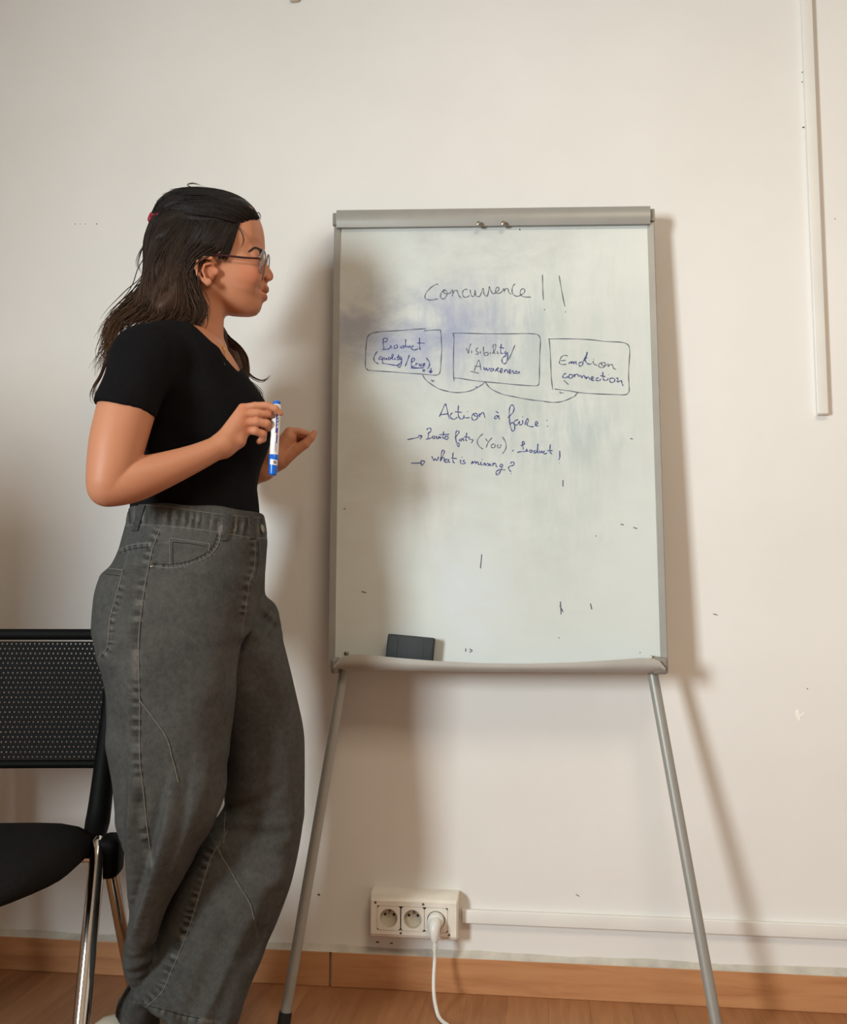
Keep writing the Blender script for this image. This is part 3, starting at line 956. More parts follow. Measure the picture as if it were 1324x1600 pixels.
        m.build('pivot_housing', CHAIRP, root)
        m = MB()
        fl = [(s * 0.232, 0.125, 0.392), (s * 0.234, 0.112, 0.370), (s * 0.236, 0.095, 0.335), (s * 0.242, 0.03, 0.18), (s * 0.249, -0.045, 0.0)]
        sp = spline(fl, 8)
        m.tube(sp, np.interp(np.linspace(0, 1, len(sp)), [0, 0.12, 0.2, 1], [0.006, 0.0135, 0.0145, 0.0145]), 18)
        m.build('leg', CHROME, root)
        m = MB()
        m.tube(spline([(s * 0.248, 0.14, 0.345), (s * 0.254, 0.235, 0.19), (s * 0.260, 0.36, 0.0)], 6), 0.0125, 16)
        m.build('leg', CHROME, root)
    MB().tube([(-0.235, 0.13, 0.352), (0.235, 0.13, 0.352)], 0.008, 14).build('crossbar', CHROME, root)
    return root


make_chair((-1.030, -0.560, 0), math.radians(11))

BODY_H, TEE_H, JEAN_H, HAIR_H = 0.0019, 0.0032, 0.0034, 0.0024

# ------------------------------------------------------------------ implicit-surface modelling (for the person)
TH = math.radians(20.4)
PROOT = np.array((-0.6366, -0.41, 0.0))
PRM = np.array(((math.cos(TH), -math.sin(TH), 0), (math.sin(TH), math.cos(TH), 0), (0, 0, 1)))
CAML = PRM.T @ (CAM - PROOT)


def lray(px, py):
    return PRM.T @ rays(px, py)


def P(px, py, dy=0.0):
    """pixel -> person's own coordinates on the plane y = dy (x: where she faces, z up)"""
    d = lray(px, py)
    return CAML + d * ((dy - CAML[1]) / d[1])


K = 1.0 / np.linalg.norm(P(301, 800) - P(300, 800))       # pixels per metre at her mid plane


def smin(a, b, k):
    if k <= 0:
        return np.minimum(a, b)
    h = np.clip(0.5 + 0.5 * (b - a) / k, 0, 1)
    return b * (1 - h) + a * h - k * h * (1 - h)


def smax(a, b, k):
    return -smin(-a, -b, k)


def cone(a, b, r1, r2):
    a, b = np.array(a, float), np.array(b, float)
    r1, r2 = r1 * (1 + a[1] / 1.9), r2 * (1 + b[1] / 1.9)      # widths were measured at her mid plane
    ba = b - a
    L2 = float(ba @ ba)

    def f(X, Y, Z):
        h = np.clip(((X - a[0]) * ba[0] + (Y - a[1]) * ba[1] + (Z - a[2]) * ba[2]) / L2, 0, 1)
        return np.sqrt((X - a[0] - h * ba[0]) ** 2 + (Y - a[1] - h * ba[1]) ** 2 + (Z - a[2] - h * ba[2]) ** 2) - (r1 + (r2 - r1) * h)
    return f, (a + b) / 2, math.sqrt(L2) / 2 + max(r1, r2)


def ell(c, r, rot=None):
    c, r = np.array(c, float), np.array(r, float)

    def f(X, Y, Z):
        x, y, z = X - c[0], Y - c[1], Z - c[2]
        if rot is not None:
            x, y, z = (rot[0][0] * x + rot[0][1] * y + rot[0][2] * z, rot[1][0] * x + rot[1][1] * y + rot[1][2] * z, rot[2][0] * x + rot[2][1] * y + rot[2][2] * z)
        k0 = np.sqrt((x / r[0]) ** 2 + (y / r[1]) ** 2 + (z / r[2]) ** 2)
        k1 = np.sqrt((x / r[0] ** 2) ** 2 + (y / r[1] ** 2) ** 2 + (z / r[2] ** 2) ** 2) + 1e-9
        return k0 * (k0 - 1) / k1
    return f, c, float(r.max())


def poly2d(pts, U, V):
    """signed distance to a closed polygon (negative inside)"""
    p = np.array(pts, float)
    d = np.full(U.shape, 1e9)
    ins = np.zeros(U.shape, bool)
    for i in range(len(p)):
        a, b = p[i], p[i - 1]
        e = b - a
        wu, wv = U - a[0], V - a[1]
        t = np.clip((wu * e[0] + wv * e[1]) / (e @ e + 1e-12), 0, 1)
        d = np.minimum(d, (wu - e[0] * t) ** 2 + (wv - e[1] * t) ** 2)
        c = (a[1] > V) != (b[1] > V)
        with np.errstate(divide='ignore', invalid='ignore'):
            xi = (b[0] - a[0]) * (V - a[1]) / ((b[1] - a[1]) if b[1] != a[1] else 1e-12) + a[0]
        ins ^= c & (U < xi)
    d = np.sqrt(d)
    return np.where(ins, -d, d)


def stack(levels, ex=2.0, cap=(True, True)):
    """levels: (py, xl, xr, half depth, centre depth): rounded sections traced at heights of the figure"""
    rows = []
    for (py, xl, xr, hd, cd) in levels:
        a, b = P(xl, py, cd), P(xr, py, cd)
        rows.append(((a[2] + b[2]) / 2, (a[0] + b[0]) / 2, (b[0] - a[0]) / 2, hd, cd))
    rows = np.array(rows)[::-1]
    s = spline(rows, 8)
    s = s[np.argsort(s[:, 0])]
    z0, z1 = rows[0, 0], rows[-1, 0]
    c = np.array((s[:, 1].mean(), s[:, 4].mean(), (z0 + z1) / 2))
    R = math.sqrt(((z1 - z0) / 2) ** 2 + (np.abs(s[:, 1] - c[0]) + s[:, 2]).max() ** 2 + (np.abs(s[:, 4] - c[1]) + s[:, 3]).max() ** 2)

    def f(X, Y, Z):
        cx = np.interp(Z, s[:, 0], s[:, 1])
        rx = np.interp(Z, s[:, 0], s[:, 2])
        ry = np.interp(Z, s[:, 0], s[:, 3])
        cy = np.interp(Z, s[:, 0], s[:, 4])
        n_ = (np.abs((X - cx) / rx) ** ex + np.abs((Y - cy) / ry) ** ex) ** (1 / ex)
        gx, gy = np.abs(X - cx) / rx ** 2, np.abs(Y - cy) / ry ** 2
        d = (n_ - 1) * np.minimum(rx, ry)
        d = np.where(n_ > 0.3, n_ * (n_ - 1) / (np.sqrt(gx ** 2 + gy ** 2) + 1e-6), d)
        d = np.clip(d, -0.08, 0.3)
        if cap[1]:
            d = smax(d, Z - z1, 0.01)
        if cap[0]:
            d = smax(d, z0 - Z, 0.004)
        return d
    return f, c, R


class Field:
    def __init__(s):
        s.items = []

    def add(s, prim, k=0.01, op='u'):
        s.items.append((prim[0], prim[1], prim[2], k, op))
        return s

    def __call__(s, X, Y, Z, cc=None, cr=0.0):
        F = np.full(X.shape, 0.4)
        for f, c, r, k, op in s.items:
            if cc is not None and c is not None and np.linalg.norm(cc - c) > cr + r + k + 0.035:
                continue
            d = f(X, Y, Z)
            F = smin(F, d, k) if op == 'u' else smax(F, -d, k) if op == 's' else smax(F, d, k)
        return F

    def as_prim(s, c, r):
        return (lambda X, Y, Z: s(X, Y, Z)), np.array(c, float), r


def mesh_field(F, lo, hi, h, relax=1):
    """dual-contour style surface of F=0 on a grid, evaluated only near the surface"""
    lo, hi = np.array(lo, float), np.array(hi, float)
    B = 8
    nb = np.ceil((hi - lo) / (h * B)).astype(int)
    N = nb * B + 1
    G = np.empty(N, np.float32)
    half = B * h * 0.5 * math.sqrt(3)
    SB = 4
    for si in range(0, nb[0], SB):
        for sj in range(0, nb[1], SB):
            for sk in range(0, nb[2], SB):
                e = np.minimum((si + SB, sj + SB, sk + SB), nb)
                ii, jj, kk = np.meshgrid(np.arange(si, e[0]), np.arange(sj, e[1]), np.arange(sk, e[2]), indexing='ij')
                C = lo + (np.stack([ii, jj, kk], -1).reshape(-1, 3) + 0.5) * B * h
                cc = C.mean(0)
                cr = half * SB * 1.05
                v = F(C[:, 0], C[:, 1], C[:, 2], cc, cr)
                near = np.abs(v) < half * 1.7 + 0.003
                for (a, b, c), val in zip(np.stack([ii, jj, kk], -1).reshape(-1, 3)[~near], v[~near]):
                    G[a * B:a * B + B + 1, b * B:b * B + B + 1, c * B:c * B + B + 1] = val
                if near.any():
                    bl = np.stack([ii, jj, kk], -1).reshape(-1, 3)[near]
                    g = np.arange(B + 1)
                    gx, gy, gz = np.meshgrid(g, g, g, indexing='ij')
                    I = bl[:, None, :] * B + np.stack([gx, gy, gz], -1).reshape(-1, 3)[None]
                    I = I.reshape(-1, 3)
                    pts = lo + I * h
                    G[I[:, 0], I[:, 1], I[:, 2]] = F(pts[:, 0], pts[:, 1], pts[:, 2], cc, cr)
    ins = G < 0
    cnt = np.zeros(np.array(N) - 1, np.int8)
    offs = [(i, j, k) for i in (0, 1) for j in (0, 1) for k in (0, 1)]
    for i, j, k in offs:
        cnt += ins[i:N[0] - 1 + i, j:N[1] - 1 + j, k:N[2] - 1 + k]
    act = np.argwhere((cnt > 0) & (cnt < 8))
    vid = np.full(cnt.shape, -1, np.int32)
    vid[act[:, 0], act[:, 1], act[:, 2]] = np.arange(len(act))
    val = {o: G[act[:, 0] + o[0], act[:, 1] + o[1], act[:, 2] + o[2]].astype(float) for o in offs}
    acc, num = np.zeros((len(act), 3)), np.zeros(len(act))
    for a in offs:
        for ax in range(3):
            if a[ax] == 0:
                b = list(a)
                b[ax] = 1
                b = tuple(b)
                va, vb = val[a], val[b]
                m = (va < 0) != (vb < 0)
                t = np.where(m, va / np.where(m, va - vb, 1), 0)
                p = np.array(a, float)[None] + np.zeros((len(act), 3))
                p[:, ax] += t
                acc[m] += p[m]
                num[m] += 1
    V = lo + (act + acc / num[:, None]) * h
    faces = []
    for ax in range(3):
        o1, o2 = (ax + 1) % 3, (ax + 2) % 3
        s0 = [slice(0, None)] * 3
        s1 = [slice(0, None)] * 3
        s0[ax], s1[ax] = slice(0, N[ax] - 1), slice(1, N[ax])
        cr_ = ins[tuple(s0)] != ins[tuple(s1)]
        E = np.argwhere(cr_)
        ok = (E[:, o1] > 0) & (E[:, o2] > 0) & (E[:, o1] < N[o1] - 1) & (E[:, o2] < N[o2] - 1)
        E = E[ok]
        flip = ins[E[:, 0], E[:, 1], E[:, 2]]
        q = []
        for d1, d2 in ((-1, -1), (0, -1), (0, 0), (-1, 0)):
            c = E.copy()
            c[:, o1] += d1
            c[:, o2] += d2
            q.append(vid[c[:, 0], c[:, 1], c[:, 2]])
        q = np.stack(q, 1)
        q[~flip] = q[~flip][:, ::-1]
        faces.append(q)
    Q = np.concatenate(faces)
    Q = Q[(Q >= 0).all(1)]
    for _ in range(relax):
        s, n_ = np.zeros_like(V), np.zeros(len(V))
        for a in range(4):
            b = (a + 1) % 4
            np.add.at(s, Q[:, a], V[Q[:, b]])
            np.add.at(s, Q[:, b], V[Q[:, a]])
            np.add.at(n_, Q[:, a], 1)
            np.add.at(n_, Q[:, b], 1)
        V = V * 0.55 + 0.45 * s / np.maximum(n_, 1)[:, None]
    return V, Q


def to_mesh(name, V, Q):
    me = bpy.data.meshes.new(name)
    me.vertices.add(len(V))
    me.vertices.foreach_set('co', V.astype(np.float32).ravel())
    me.loops.add(len(Q) * 4)
    me.loops.foreach_set('vertex_index', Q.astype(np.int32).ravel())
    me.polygons.add(len(Q))
    me.polygons.foreach_set('loop_start', np.arange(0, len(Q) * 4, 4, dtype=np.int32))
    me.polygons.foreach_set('loop_total', np.full(len(Q), 4, dtype=np.int32))
    me.update(calc_edges=True)
    me.validate()
    return me


# ------------------------------------------------------------------ the person: head
HA = math.radians(8.0)                     # her face is turned slightly towards the room
HC = P(340, 400, 0.0)
FD, SD = np.array((math.cos(HA), -math.sin(HA), 0.0)), np.array((math.sin(HA), math.cos(HA), 0.0))


def HP(px, py, side=0.0):
    """pixel -> point on the head's own sagittal plane moved sideways (negative: the side towards the room)"""
    d = lray(px, py)
    o = np.array((HC[0], HC[1], 0)) + SD * side
    return CAML + d * (((o - CAML) @ SD) / (d @ SD))


def uv(pts):
    """pixel outline -> (forward, up) coordinates of the head"""
    out = []
    for px, py in pts:
        p = HP(px, py)
        out.append(((p - HC) @ FD, p[2]))
    return out


PROFILE = [(402, 336), (406, 348), (409.6, 358), (411.4, 367), (412.4, 377), (412.6, 385), (411.6, 391), (410.6, 397), (412.4, 403), (415.8, 410), (420, 417), (424, 423), (427, 428.5), (427.6, 432.5), (426.2, 436), (422.5, 439), (418.6, 440.4), (417.0, 442.5), (417.6, 446), (419.6, 449.6), (419.4, 453.2), (417.2, 456.2), (415.0, 458), (415.8, 460.5), (417.2, 463.8), (416.4, 467.2), (412.6, 469.8), (410.2, 472), (409.2, 475.5), (408.2, 480), (405.5, 485.5), (400.5, 490.6), (392, 492.8), (378, 492.6), (366, 491.6), (352, 488), (338, 478), (328, 462), (318, 440), (310, 415), (305, 385), (325, 360), (362, 344), (390, 335)]
FLAT = [(402, 336), (405, 348), (408, 358), (409.8, 367), (410.6, 377), (410.8, 384), (408.5, 390), (404.5, 397), (401.5, 403), (402, 410), (404.5, 417), (406.5, 424), (407.8, 430), (408.6, 436), (409.4, 441), (410.6, 446), (411.6, 450), (411.4, 454), (410, 457.6), (409.8, 460), (410.4, 464), (409.6, 467.5), (407.6, 471), (406.6, 475.5), (405.4, 480), (402.5, 485.5), (397.5, 490), (390, 492), (378, 491.6), (366, 490.6), (352, 487), (338, 478), (328, 462), (318, 440), (310, 415), (305, 385), (325, 360), (362, 344), (390, 335)]
UVA, UVB = uv(PROFILE), uv(FLAT)
Z_CHIN, Z_CHEEK, Z_TEMPLE = HP(395, 490)[2], HP(395, 428)[2], HP(395, 375)[2]


ZK = np.array((Z_CHIN - 0.02, Z_CHIN, Z_CHIN + 0.035, Z_CHEEK, Z_TEMPLE, Z_TEMPLE + 0.08))
tab = spline(np.stack([ZK, (16, 15, 9.5, 7.2, 7.0, 7.5), (0.030, 0.038, 0.0555, 0.0665, 0.0690, 0.058)], 1), 12)
tab = tab[np.argsort(tab[:, 0])]
ZT, BENDT, HWT = tab[:, 0], tab[:, 1], tab[:, 2]


def face_f(X, Y, Z):
    u = (X - HC[0]) * FD[0] + (Y - HC[1]) * FD[1]
    s = np.abs((X - HC[0]) * SD[0] + (Y - HC[1]) * SD[1])
    # the outline bends back round the face away from the midline
    bend = np.interp(Z, ZT, BENDT)
    sb = np.maximum(s - 0.004, 0)
    u2 = u + bend * sb ** 2 + 60 * np.maximum(sb - 0.045, 0) ** 2
    a = poly2d(UVA, u2, Z)
    b = poly2d(UVB, u2 + 0.0015, Z)
    nose_w = np.interp(Z, (HP(0, 470)[2], HP(0, 458)[2], HP(0, 446)[2], HP(0, 434)[2], HP(0, 415)[2], HP(0, 398)[2], HP(0, 380)[2]), (0.022, 0.021, 0.019, 0.012, 0.0075, 0.008, 0.02))
    t = np.clip((s - nose_w * 0.35) / (nose_w * 0.9), 0, 1)
    t = t * t * (3 - 2 * t)
    d = a * (1 - t) + b * t
    hw = np.interp(Z, ZT, HWT)
    # narrower towards the front of the jaw, cheeks full
    d = smax(d, s - hw, 0.03)
    return d


def E3(px, py, side, rp, rd, rot=None):
    """ellipsoid in the head: rp = (rx, rz) in pixels, rd = half width in metres"""
    c = HP(px, py, side)
    R = np.array((FD, SD, (0, 0, 1)))
    if rot:
        c_, s_ = math.cos(rot), math.sin(rot)
        R = np.array(((c_, 0, s_), (0, 1, 0), (-s_, 0, c_))) @ R
    return ell(c, (rp[0] / K, rd, rp[1] / K), R)


def HCone(a, b, r1, r2):
    return cone(HP(*a), HP(*b), r1, r2)


body = Field()
body.add((face_f, HC + np.array((0.04, 0, 0.0)), 0.15), 0.0)
body.add(E3(327, 372, 0, (76, 66), 0.074), 0.03)
# nose wings, nostrils, lips, chin
for sd in (-1, 1):
    body.add(E3(418.5, 434.5, sd * 0.0105, (5.2, 4.6), 0.0058), 0.004)
    body.add(E3(422.0, 440.2, sd * 0.0050, (3.0, 1.5), 0.0026), 0.002, 's')
    # eye socket, lids
    body.add(E3(412, 401, sd * 0.030, (9, 7), 0.013), 0.010, 's')
    body.add(E3(397.2, 402.5, sd * 0.030, (9.6, 8.6), 0.0118), 0.005)
    body.add(E3(405.0, 403.6, sd * 0.030, (4.4, 2.2), 0.0092), 0.002, 's')
    # brow ridge, cheekbone
    body.add(HCone((403.5, 391.5, sd * 0.014), (394, 391, sd * 0.040), 0.006, 0.005), 0.014)
    body.add(E3(389, 427, sd * 0.043, (18, 16), 0.015), 0.03)
# mouth line and lips
body.add(E3(415.2, 452.2, 0, (5.0, 4.4), 0.017), 0.004)
body.add(E3(412.8, 463.8, 0, (5.0, 4.2), 0.016), 0.004)
body.add(E3(415.0, 458.2, 0, (9.0, 0.9), 0.022), 0.003, 's')
# ear turned to the room, and the other one
for sd in (-1, 1):
    eb = sd * 0.0715
    eo = sd * 0.083
    body.add(E3(322, 421, eb - sd * 0.002, (15, 21.5), 0.0105, 0.2), 0.005)
    rim = [(337, 411, eb), (330, 403.5, eo), (318.5, 402.5, eo + sd * 0.003), (309, 408.5, eo + sd * 0.005), (306.2, 418, eo + sd * 0.005), (309.5, 429, eo + sd * 0.003), (317, 438.5, eo), (325, 443.5, eo - sd * 0.002)]
    for a_, b_ in zip(rim[:-1], rim[1:]):
        body.add(HCone(a_, b_, 0.0034, 0.0034), 0.0025)
    body.add(E3(325.5, 440.5, eo - sd * 0.002, (5.8, 6.2), 0.0046), 0.004)
    anti = [(330, 411.5, eo - sd * 0.001), (320, 414, eo + sd * 0.002), (316.5, 423, eo + sd * 0.002), (321, 434, eo)]
    for a_, b_ in zip(anti[:-1], anti[1:]):
        body.add(HCone(a_, b_, 0.0026, 0.0026), 0.002)
    body.add(E3(328.0, 424.5, eo + sd * 0.003, (5.4, 8.0), 0.0070), 0.004, 's')
    body.add(E3(339, 424.5, eb + sd * 0.001, (3.2, 5.0), 0.0036), 0.008)
# neck
body.add(cone(P(315, 455, 0.0), P(296, 548, 0.004), 0.049, 0.056), 0.014)
body.add(cone(P(330, 480, -0.02), P(341, 549, -0.012), 0.012, 0.010), 0.02)
body.add(cone(P(330, 480, 0.03), P(341, 549, 0.02), 0.012, 0.010), 0.02)
HEADTOP = None

# ------------------------------------------------------------------ torso (skin sits just under the shirt)
TORSO = [(522, 225, 338, 0.080, 0.0), (534, 214, 347, 0.125, 0.0), (552, 203, 362, 0.150, 0.0), (575, 196, 377, 0.160, 0.0), (600, 192, 389, 0.162, 0.0),
         (625, 191, 397, 0.160, 0.0), (650, 192, 406, 0.156, 0.0), (675, 195, 411, 0.150, 0.0), (700, 199, 411, 0.142, 0.0), (730, 203, 406, 0.132, 0.0),
         (760, 205, 403, 0.126, 0.0), (800, 204, 405, 0.126, 0.0), (840, 200, 408, 0.132, 0.0)]
skin_torso = [(py, xl + 4.5, xr - 4.5, hd - 0.0055, cd) for py, xl, xr, hd, cd in TORSO]
body.add(stack(skin_torso, 2.15), 0.022)
body.add(cone(P(345, 541, -0.02), P(312, 528, -0.12), 0.0075, 0.006), 0.012)      # collar bones
body.add(cone(P(345, 541, 0.02), P(330, 530, 0.12), 0.0075, 0.006), 0.012)
# pelvis and legs inside the jeans
body.add(cone(P(300, 840, 0), P(285, 960, 0), 0.09, 0.085), 0.03)
body.add(cone(P(268, 950, -0.075), P(262, 1255, -0.078), 0.062, 0.042), 0.02)
body.add(cone(P(262, 1255, -0.078), P(225, 1450, -0.035), 0.038, 0.012), 0.01)
body.add(cone(P(225, 1450, -0.035), P(226, 1540, 0.05), 0.012, 0.013), 0.01)
body.add(cone(P(226, 1540, 0.05), P(214, 1595, 0.065), 0.013, 0.022), 0.01)
body.add(cone(P(300, 950, 0.06), P(405, 1240, 0.045), 0.066, 0.045), 0.02)
body.add(cone(P(405, 1240, 0.045), P(300, 1600, 0.0), 0.042, 0.018), 0.01)

# ------------------------------------------------------------------ arms and hands
def limb(F, pts, k=0.003, n=6):
    q_ = spline(np.array(pts, float), n)
    for a_, b_ in zip(q_[:-1], q_[1:]):
        F.add(cone(P(*a_[:3]), P(*b_[:3]), a_[3] / K, b_[3] / K), k)


body.add(cone(P(232, 566, -0.150), P(205, 615, -0.18), 45 / K, 44 / K), 0.015)
armf = Field()
limb(armf, [(205, 615, -0.18, 45), (196, 645, -0.19, 44.5), (184, 690, -0.198, 43), (176, 730, -0.204, 39), (170, 754, -0.206, 34)], 0.002)
limb(armf, [(167, 762, -0.206, 30), (190, 755, -0.203, 34), (218, 747, -0.199, 33.5), (262, 732.5, -0.190, 27.5), (308, 714.5, -0.176, 21.5), (348, 695.5, -0.162, 17.5)], 0.002)
body.add(armf.as_prim(P(230, 700, -0.19), 0.19), 0.012)
LS = P(300, 570, 0.145)
body.add(cone(LS, P(300, 650, 0.185), 42 / K, 38 / K), 0.015)
limb(body, [(300, 650, 0.185, 38), (308, 710, 0.2, 34), (318, 745, 0.205, 29), (350, 748, 0.185, 26), (385, 741, 0.163, 21.5), (412, 733, 0.148, 17.5)], 0.004)


def finger(H, pts, radii, k_in=0.001):
    """a finger: one smooth chain of tapered segments, joined to the hand at its knuckle"""
    F = Field()
    q_ = [P(*p) for p in pts]
    for i in range(len(q_) - 1):
        F.add(cone(q_[i], q_[i + 1], radii[i] / K, radii[i + 1] / K), 0.0018)
    c = sum(q_) / len(q_)
    H.append((F.as_prim(c, 0.075)))


# right hand: back of the hand to the room, fingers over the pen, little finger curled in
DH = -0.155
hand = Field()
MC = [((379, 637.5, DH), 6.6), ((381, 648.0, DH - 0.003), 6.8), ((383, 660.5, DH - 0.001), 6.8), ((387, 673.0, DH + 0.004), 6.2)]
WR = [(346, 688, -0.160), (347, 692, -0.162), (348, 697, -0.161), (351, 704, -0.158)]
for (k_, r_), w_ in zip(MC, WR):
    hand.add(cone(P(*w_), P(*k_), 11.5 / K, (r_ + 1.0) / K), 0.008)
hand.add(cone(P(356, 690, -0.150), P(376, 672, -0.146), 15 / K, 13 / K), 0.008)
hand.add(cone(P(357, 697, -0.158), P(374, 690, -0.155), 12 / K, 10.5 / K), 0.010)     # outer edge of the palm
hp = hand.as_prim(P(365, 670, DH), 0.09)
body.add(hp, 0.012)
fing = []
finger(fing, [(379, 637.5, DH), (398, 634.0, DH - 0.006), (417, 633.5, DH - 0.010), (430.5, 638.5, DH - 0.013), (438.5, 646.0, DH - 0.010)], [6.8, 6.2, 6.2, 5.5, 4.6])
finger(fing, [(380, 648, DH - 0.003), (402, 646.2, DH - 0.005), (421.5, 646.6, DH - 0.002), (426.5, 650, DH + 0.012), (424, 653, DH + 0.030)], [7.0, 6.6, 6.5, 6.0, 5.0])
finger(fing, [(382, 661, DH - 0.002), (401, 659.6, DH - 0.004), (417, 662.0, DH - 0.001), (419.5, 668, DH + 0.013), (412, 672, DH + 0.028)], [7.4, 7.2, 7.3, 6.6, 5.4])
finger(fing, [(387, 672, DH + 0.003), (399, 673.5, DH - 0.001), (411.0, 678, DH + 0.003), (411.0, 686, DH + 0.010), (404.5, 690.0, DH + 0.016)], [6.8, 6.8, 6.6, 5.7, 4.9])
finger(fing, [(358, 685, DH + 0.012), (378, 672, DH + 0.034), (402, 660, DH + 0.040), (422, 653, DH + 0.034), (431, 648, DH + 0.027)], [9.0, 8.5, 7.4, 6.6, 5.2])
for f_ in fing:
    body.add(f_, 0.0022)

# left hand behind the pen: loosely closed, thumb and forefinger almost meeting
DL = 0.125
lh = Field()
lh.add(cone(P(412, 733, 0.148), P(432, 716, 0.135), 18 / K, 20 / K), 0.010)
lh.add(cone(P(432, 714, 0.134), P(451, 684, 0.124), 19.5 / K, 13.5 / K), 0.010)
lh.add(cone(P(438, 716, 0.140), P(462, 702, 0.130), 16.5 / K, 10.5 / K), 0.008)
lh.add(cone(P(440, 706, 0.155), P(448, 684, 0.150), 15 / K, 11 / K), 0.010)
body.add(lh.as_prim(P(440, 705, 0.135), 0.07), 0.010)
fing = []
finger(fing, [(449, 681, DL), (452, 675, DL - 0.004), (467, 674.5, DL - 0.006), (480.5, 678.5, DL - 0.004), (483, 685, DL + 0.012), (478, 691, DL + 0.020)], [9.0, 8.2, 6.4, 5.4, 4.9, 4.4])
finger(fing, [(450, 684, DL + 0.020), (462, 677, DL + 0.026), (479, 681, DL + 0.028), (477, 690, DL + 0.032), (466, 697, DL + 0.034)], [8.0, 7.2, 6.2, 5.6, 5.0])
finger(fing, [(449, 690, DL + 0.038), (463, 684, DL + 0.042), (476, 690, DL + 0.040), (472, 699, DL + 0.038), (461, 703, DL + 0.036)], [7.6, 6.8, 6.0, 5.4, 4.8])
finger(fing, [(446, 698, DL + 0.052), (459, 694, DL + 0.058), (469, 699, DL + 0.056), (466, 706, DL + 0.052), (457, 709, DL + 0.048)], [6.8, 6.0, 5.4, 4.9, 4.4])
finger(fing, [(446, 714, DL + 0.002), (463, 703, DL - 0.006), (477, 694, DL - 0.012), (486.5, 684, DL - 0.014), (491.5, 676, DL - 0.013)], [13.0, 9.0, 7.6, 6.4, 4.9])
for f_ in fing:
    body.add(f_, 0.0025)

lo, hi = np.array((P(128, 800, -0.2)[0], -0.275, 0.03)), np.array((P(505, 800, 0.1)[0], 0.265, P(320, 295)[2] + 0.01))
V, Q = mesh_field(body, lo, hi, BODY_H)
me = to_mesh('person', V, Q)
# skin tint: warmer cheeks, ears, knuckles; lips
tint = np.tile(np.array(srgb(192, 131, 99)), (len(V), 1))


def spot(c, r, col, amt):
    d = np.linalg.norm((V - np.array(c)) / np.array(r), axis=1)
    w = np.clip(1 - d, 0, 1) * amt * 1.6
    w = np.clip(w, 0, amt)[:, None]
    tint[:] = tint * (1 - w) + np.array(srgb(*col)) * w


for sd in (-1, 1):
    spot(HP(392, 425, sd * 0.06), (0.035,) * 3, (192, 112, 82), 0.5)
    spot(HP(318, 420, sd * 0.08), (0.03,) * 3, (190, 108, 78), 0.5)
    spot(HP(402, 405, sd * 0.034), (0.016, 0.018, 0.014), (160, 100, 78), 0.5)
spot(HP(426, 431, 0), (0.015,) * 3, (192, 112, 84), 0.5)
spot(HP(418, 452.5, 0), (0.012, 0.024, 0.0070), (158, 82, 72), 0.9)
spot(HP(416, 463.8, 0), (0.012, 0.022, 0.0078), (164, 84, 76), 0.9)
for (px, py, dy) in ((379, 637, DH), (381, 648, DH), (383, 661, DH), (387, 673, DH), (418, 633, DH), (421, 647, DH), (411, 680, DH)):
    spot(P(px, py, dy - 0.008), (0.012,) * 3, (192, 112, 80), 0.45)
at_ = me.color_attributes.new('tint', 'FLOAT_COLOR', 'POINT')
at_.data.foreach_set('color', tint.astype(np.float32).ravel())
person = link('person', me, SKIN)
person.location = PROOT
person.rotation_euler = (0, 0, TH)
tag(person, 'standing person in black t-shirt and grey baggy jeans, facing the whiteboard', 'person')
body_bvh = BVHTree.FromPolygons([Vector(v) for v in V], [tuple(q_) for q_ in Q])
for i_, (a_, r_) in enumerate((((437.6, 644.2, DH - 0.0135), (0.0042, 0.0022, 0.0052)), ((490.6, 676.5, DL - 0.018), (0.0042, 0.0025, 0.0055)))):
    pass

# ------------------------------------------------------------------ eyes, brows
for sd in (-1, 1):
    c = HP(397.4, 403.3, sd * 0.030)
    eye = MB().lathe([(-0.0112 * math.cos(t), 0.0112 * math.sin(t)) for t in np.linspace(0.02, math.pi - 0.02, 18)], c, FD, 24).build('eyeball', EYEW, person)
    f2 = FD + np.array((0.05, 0, 0))
    f2 /= np.linalg.norm(f2)
    MB().lathe([(0.0100, 0.0052), (0.0110, 0.0048), (0.0116, 0.003), (0.0118, 0.0005)], c, f2, 20).build('iris', EYED, eye)
    m = MB()
    r_ = random.Random(3)
    bl = spline([(411.5, 394.2), (409, 391.6), (403, 389.6), (396.5, 389.6), (388.5, 394.5)], 12)
    for i in range(150):
        t = r_.random()
        q_ = bl[int(t * (len(bl) - 1))]
        th_ = 2.3 * (1 - 0.6 * t)
        q2 = (q_[0] - r_.uniform(3, 5.5), q_[1] + (-1.2 + 2.8 * t) + r_.uniform(-0.5, 0.5))
        dy_ = r_.uniform(-th_, th_)
        pts_ = []
        for (ax_, ay_), o_ in (((q_[0], q_[1] + dy_), 0.0003), (((q_[0] + q2[0]) / 2, (q_[1] + q2[1]) / 2 + dy_ - 0.3), 0.0012), ((q2[0], q2[1] + dy_ * 0.7), 0.0008)):
            hit = body_bvh.find_nearest(Vector(HP(ax_, ay_, sd * (0.016 + 0.030 * np.clip((412 - ax_) / 24, 0, 1)))))
            pts_.append(hit[0] + hit[1] * o_)
        m.tube(pts_, [0.0005, 0.0005, 0.0002], 5)
    m.build('eyebrow', BROW, person)
    m = MB()
    for i in range(16):
        t = i / 15 - 0.5
        p0 = Vector(HP(406.0, 400.8, sd * (0.030 + 0.016 * t)))
        m.tube([p0, p0 + Vector(FD) * 0.005 + Vector((0, 0, 0.0008)), p0 + Vector(FD) * 0.008 + Vector((0, 0, 0.003))], [0.0004, 0.0003, 0.0001], 4)
    m.build('eyelashes', BROW, person)

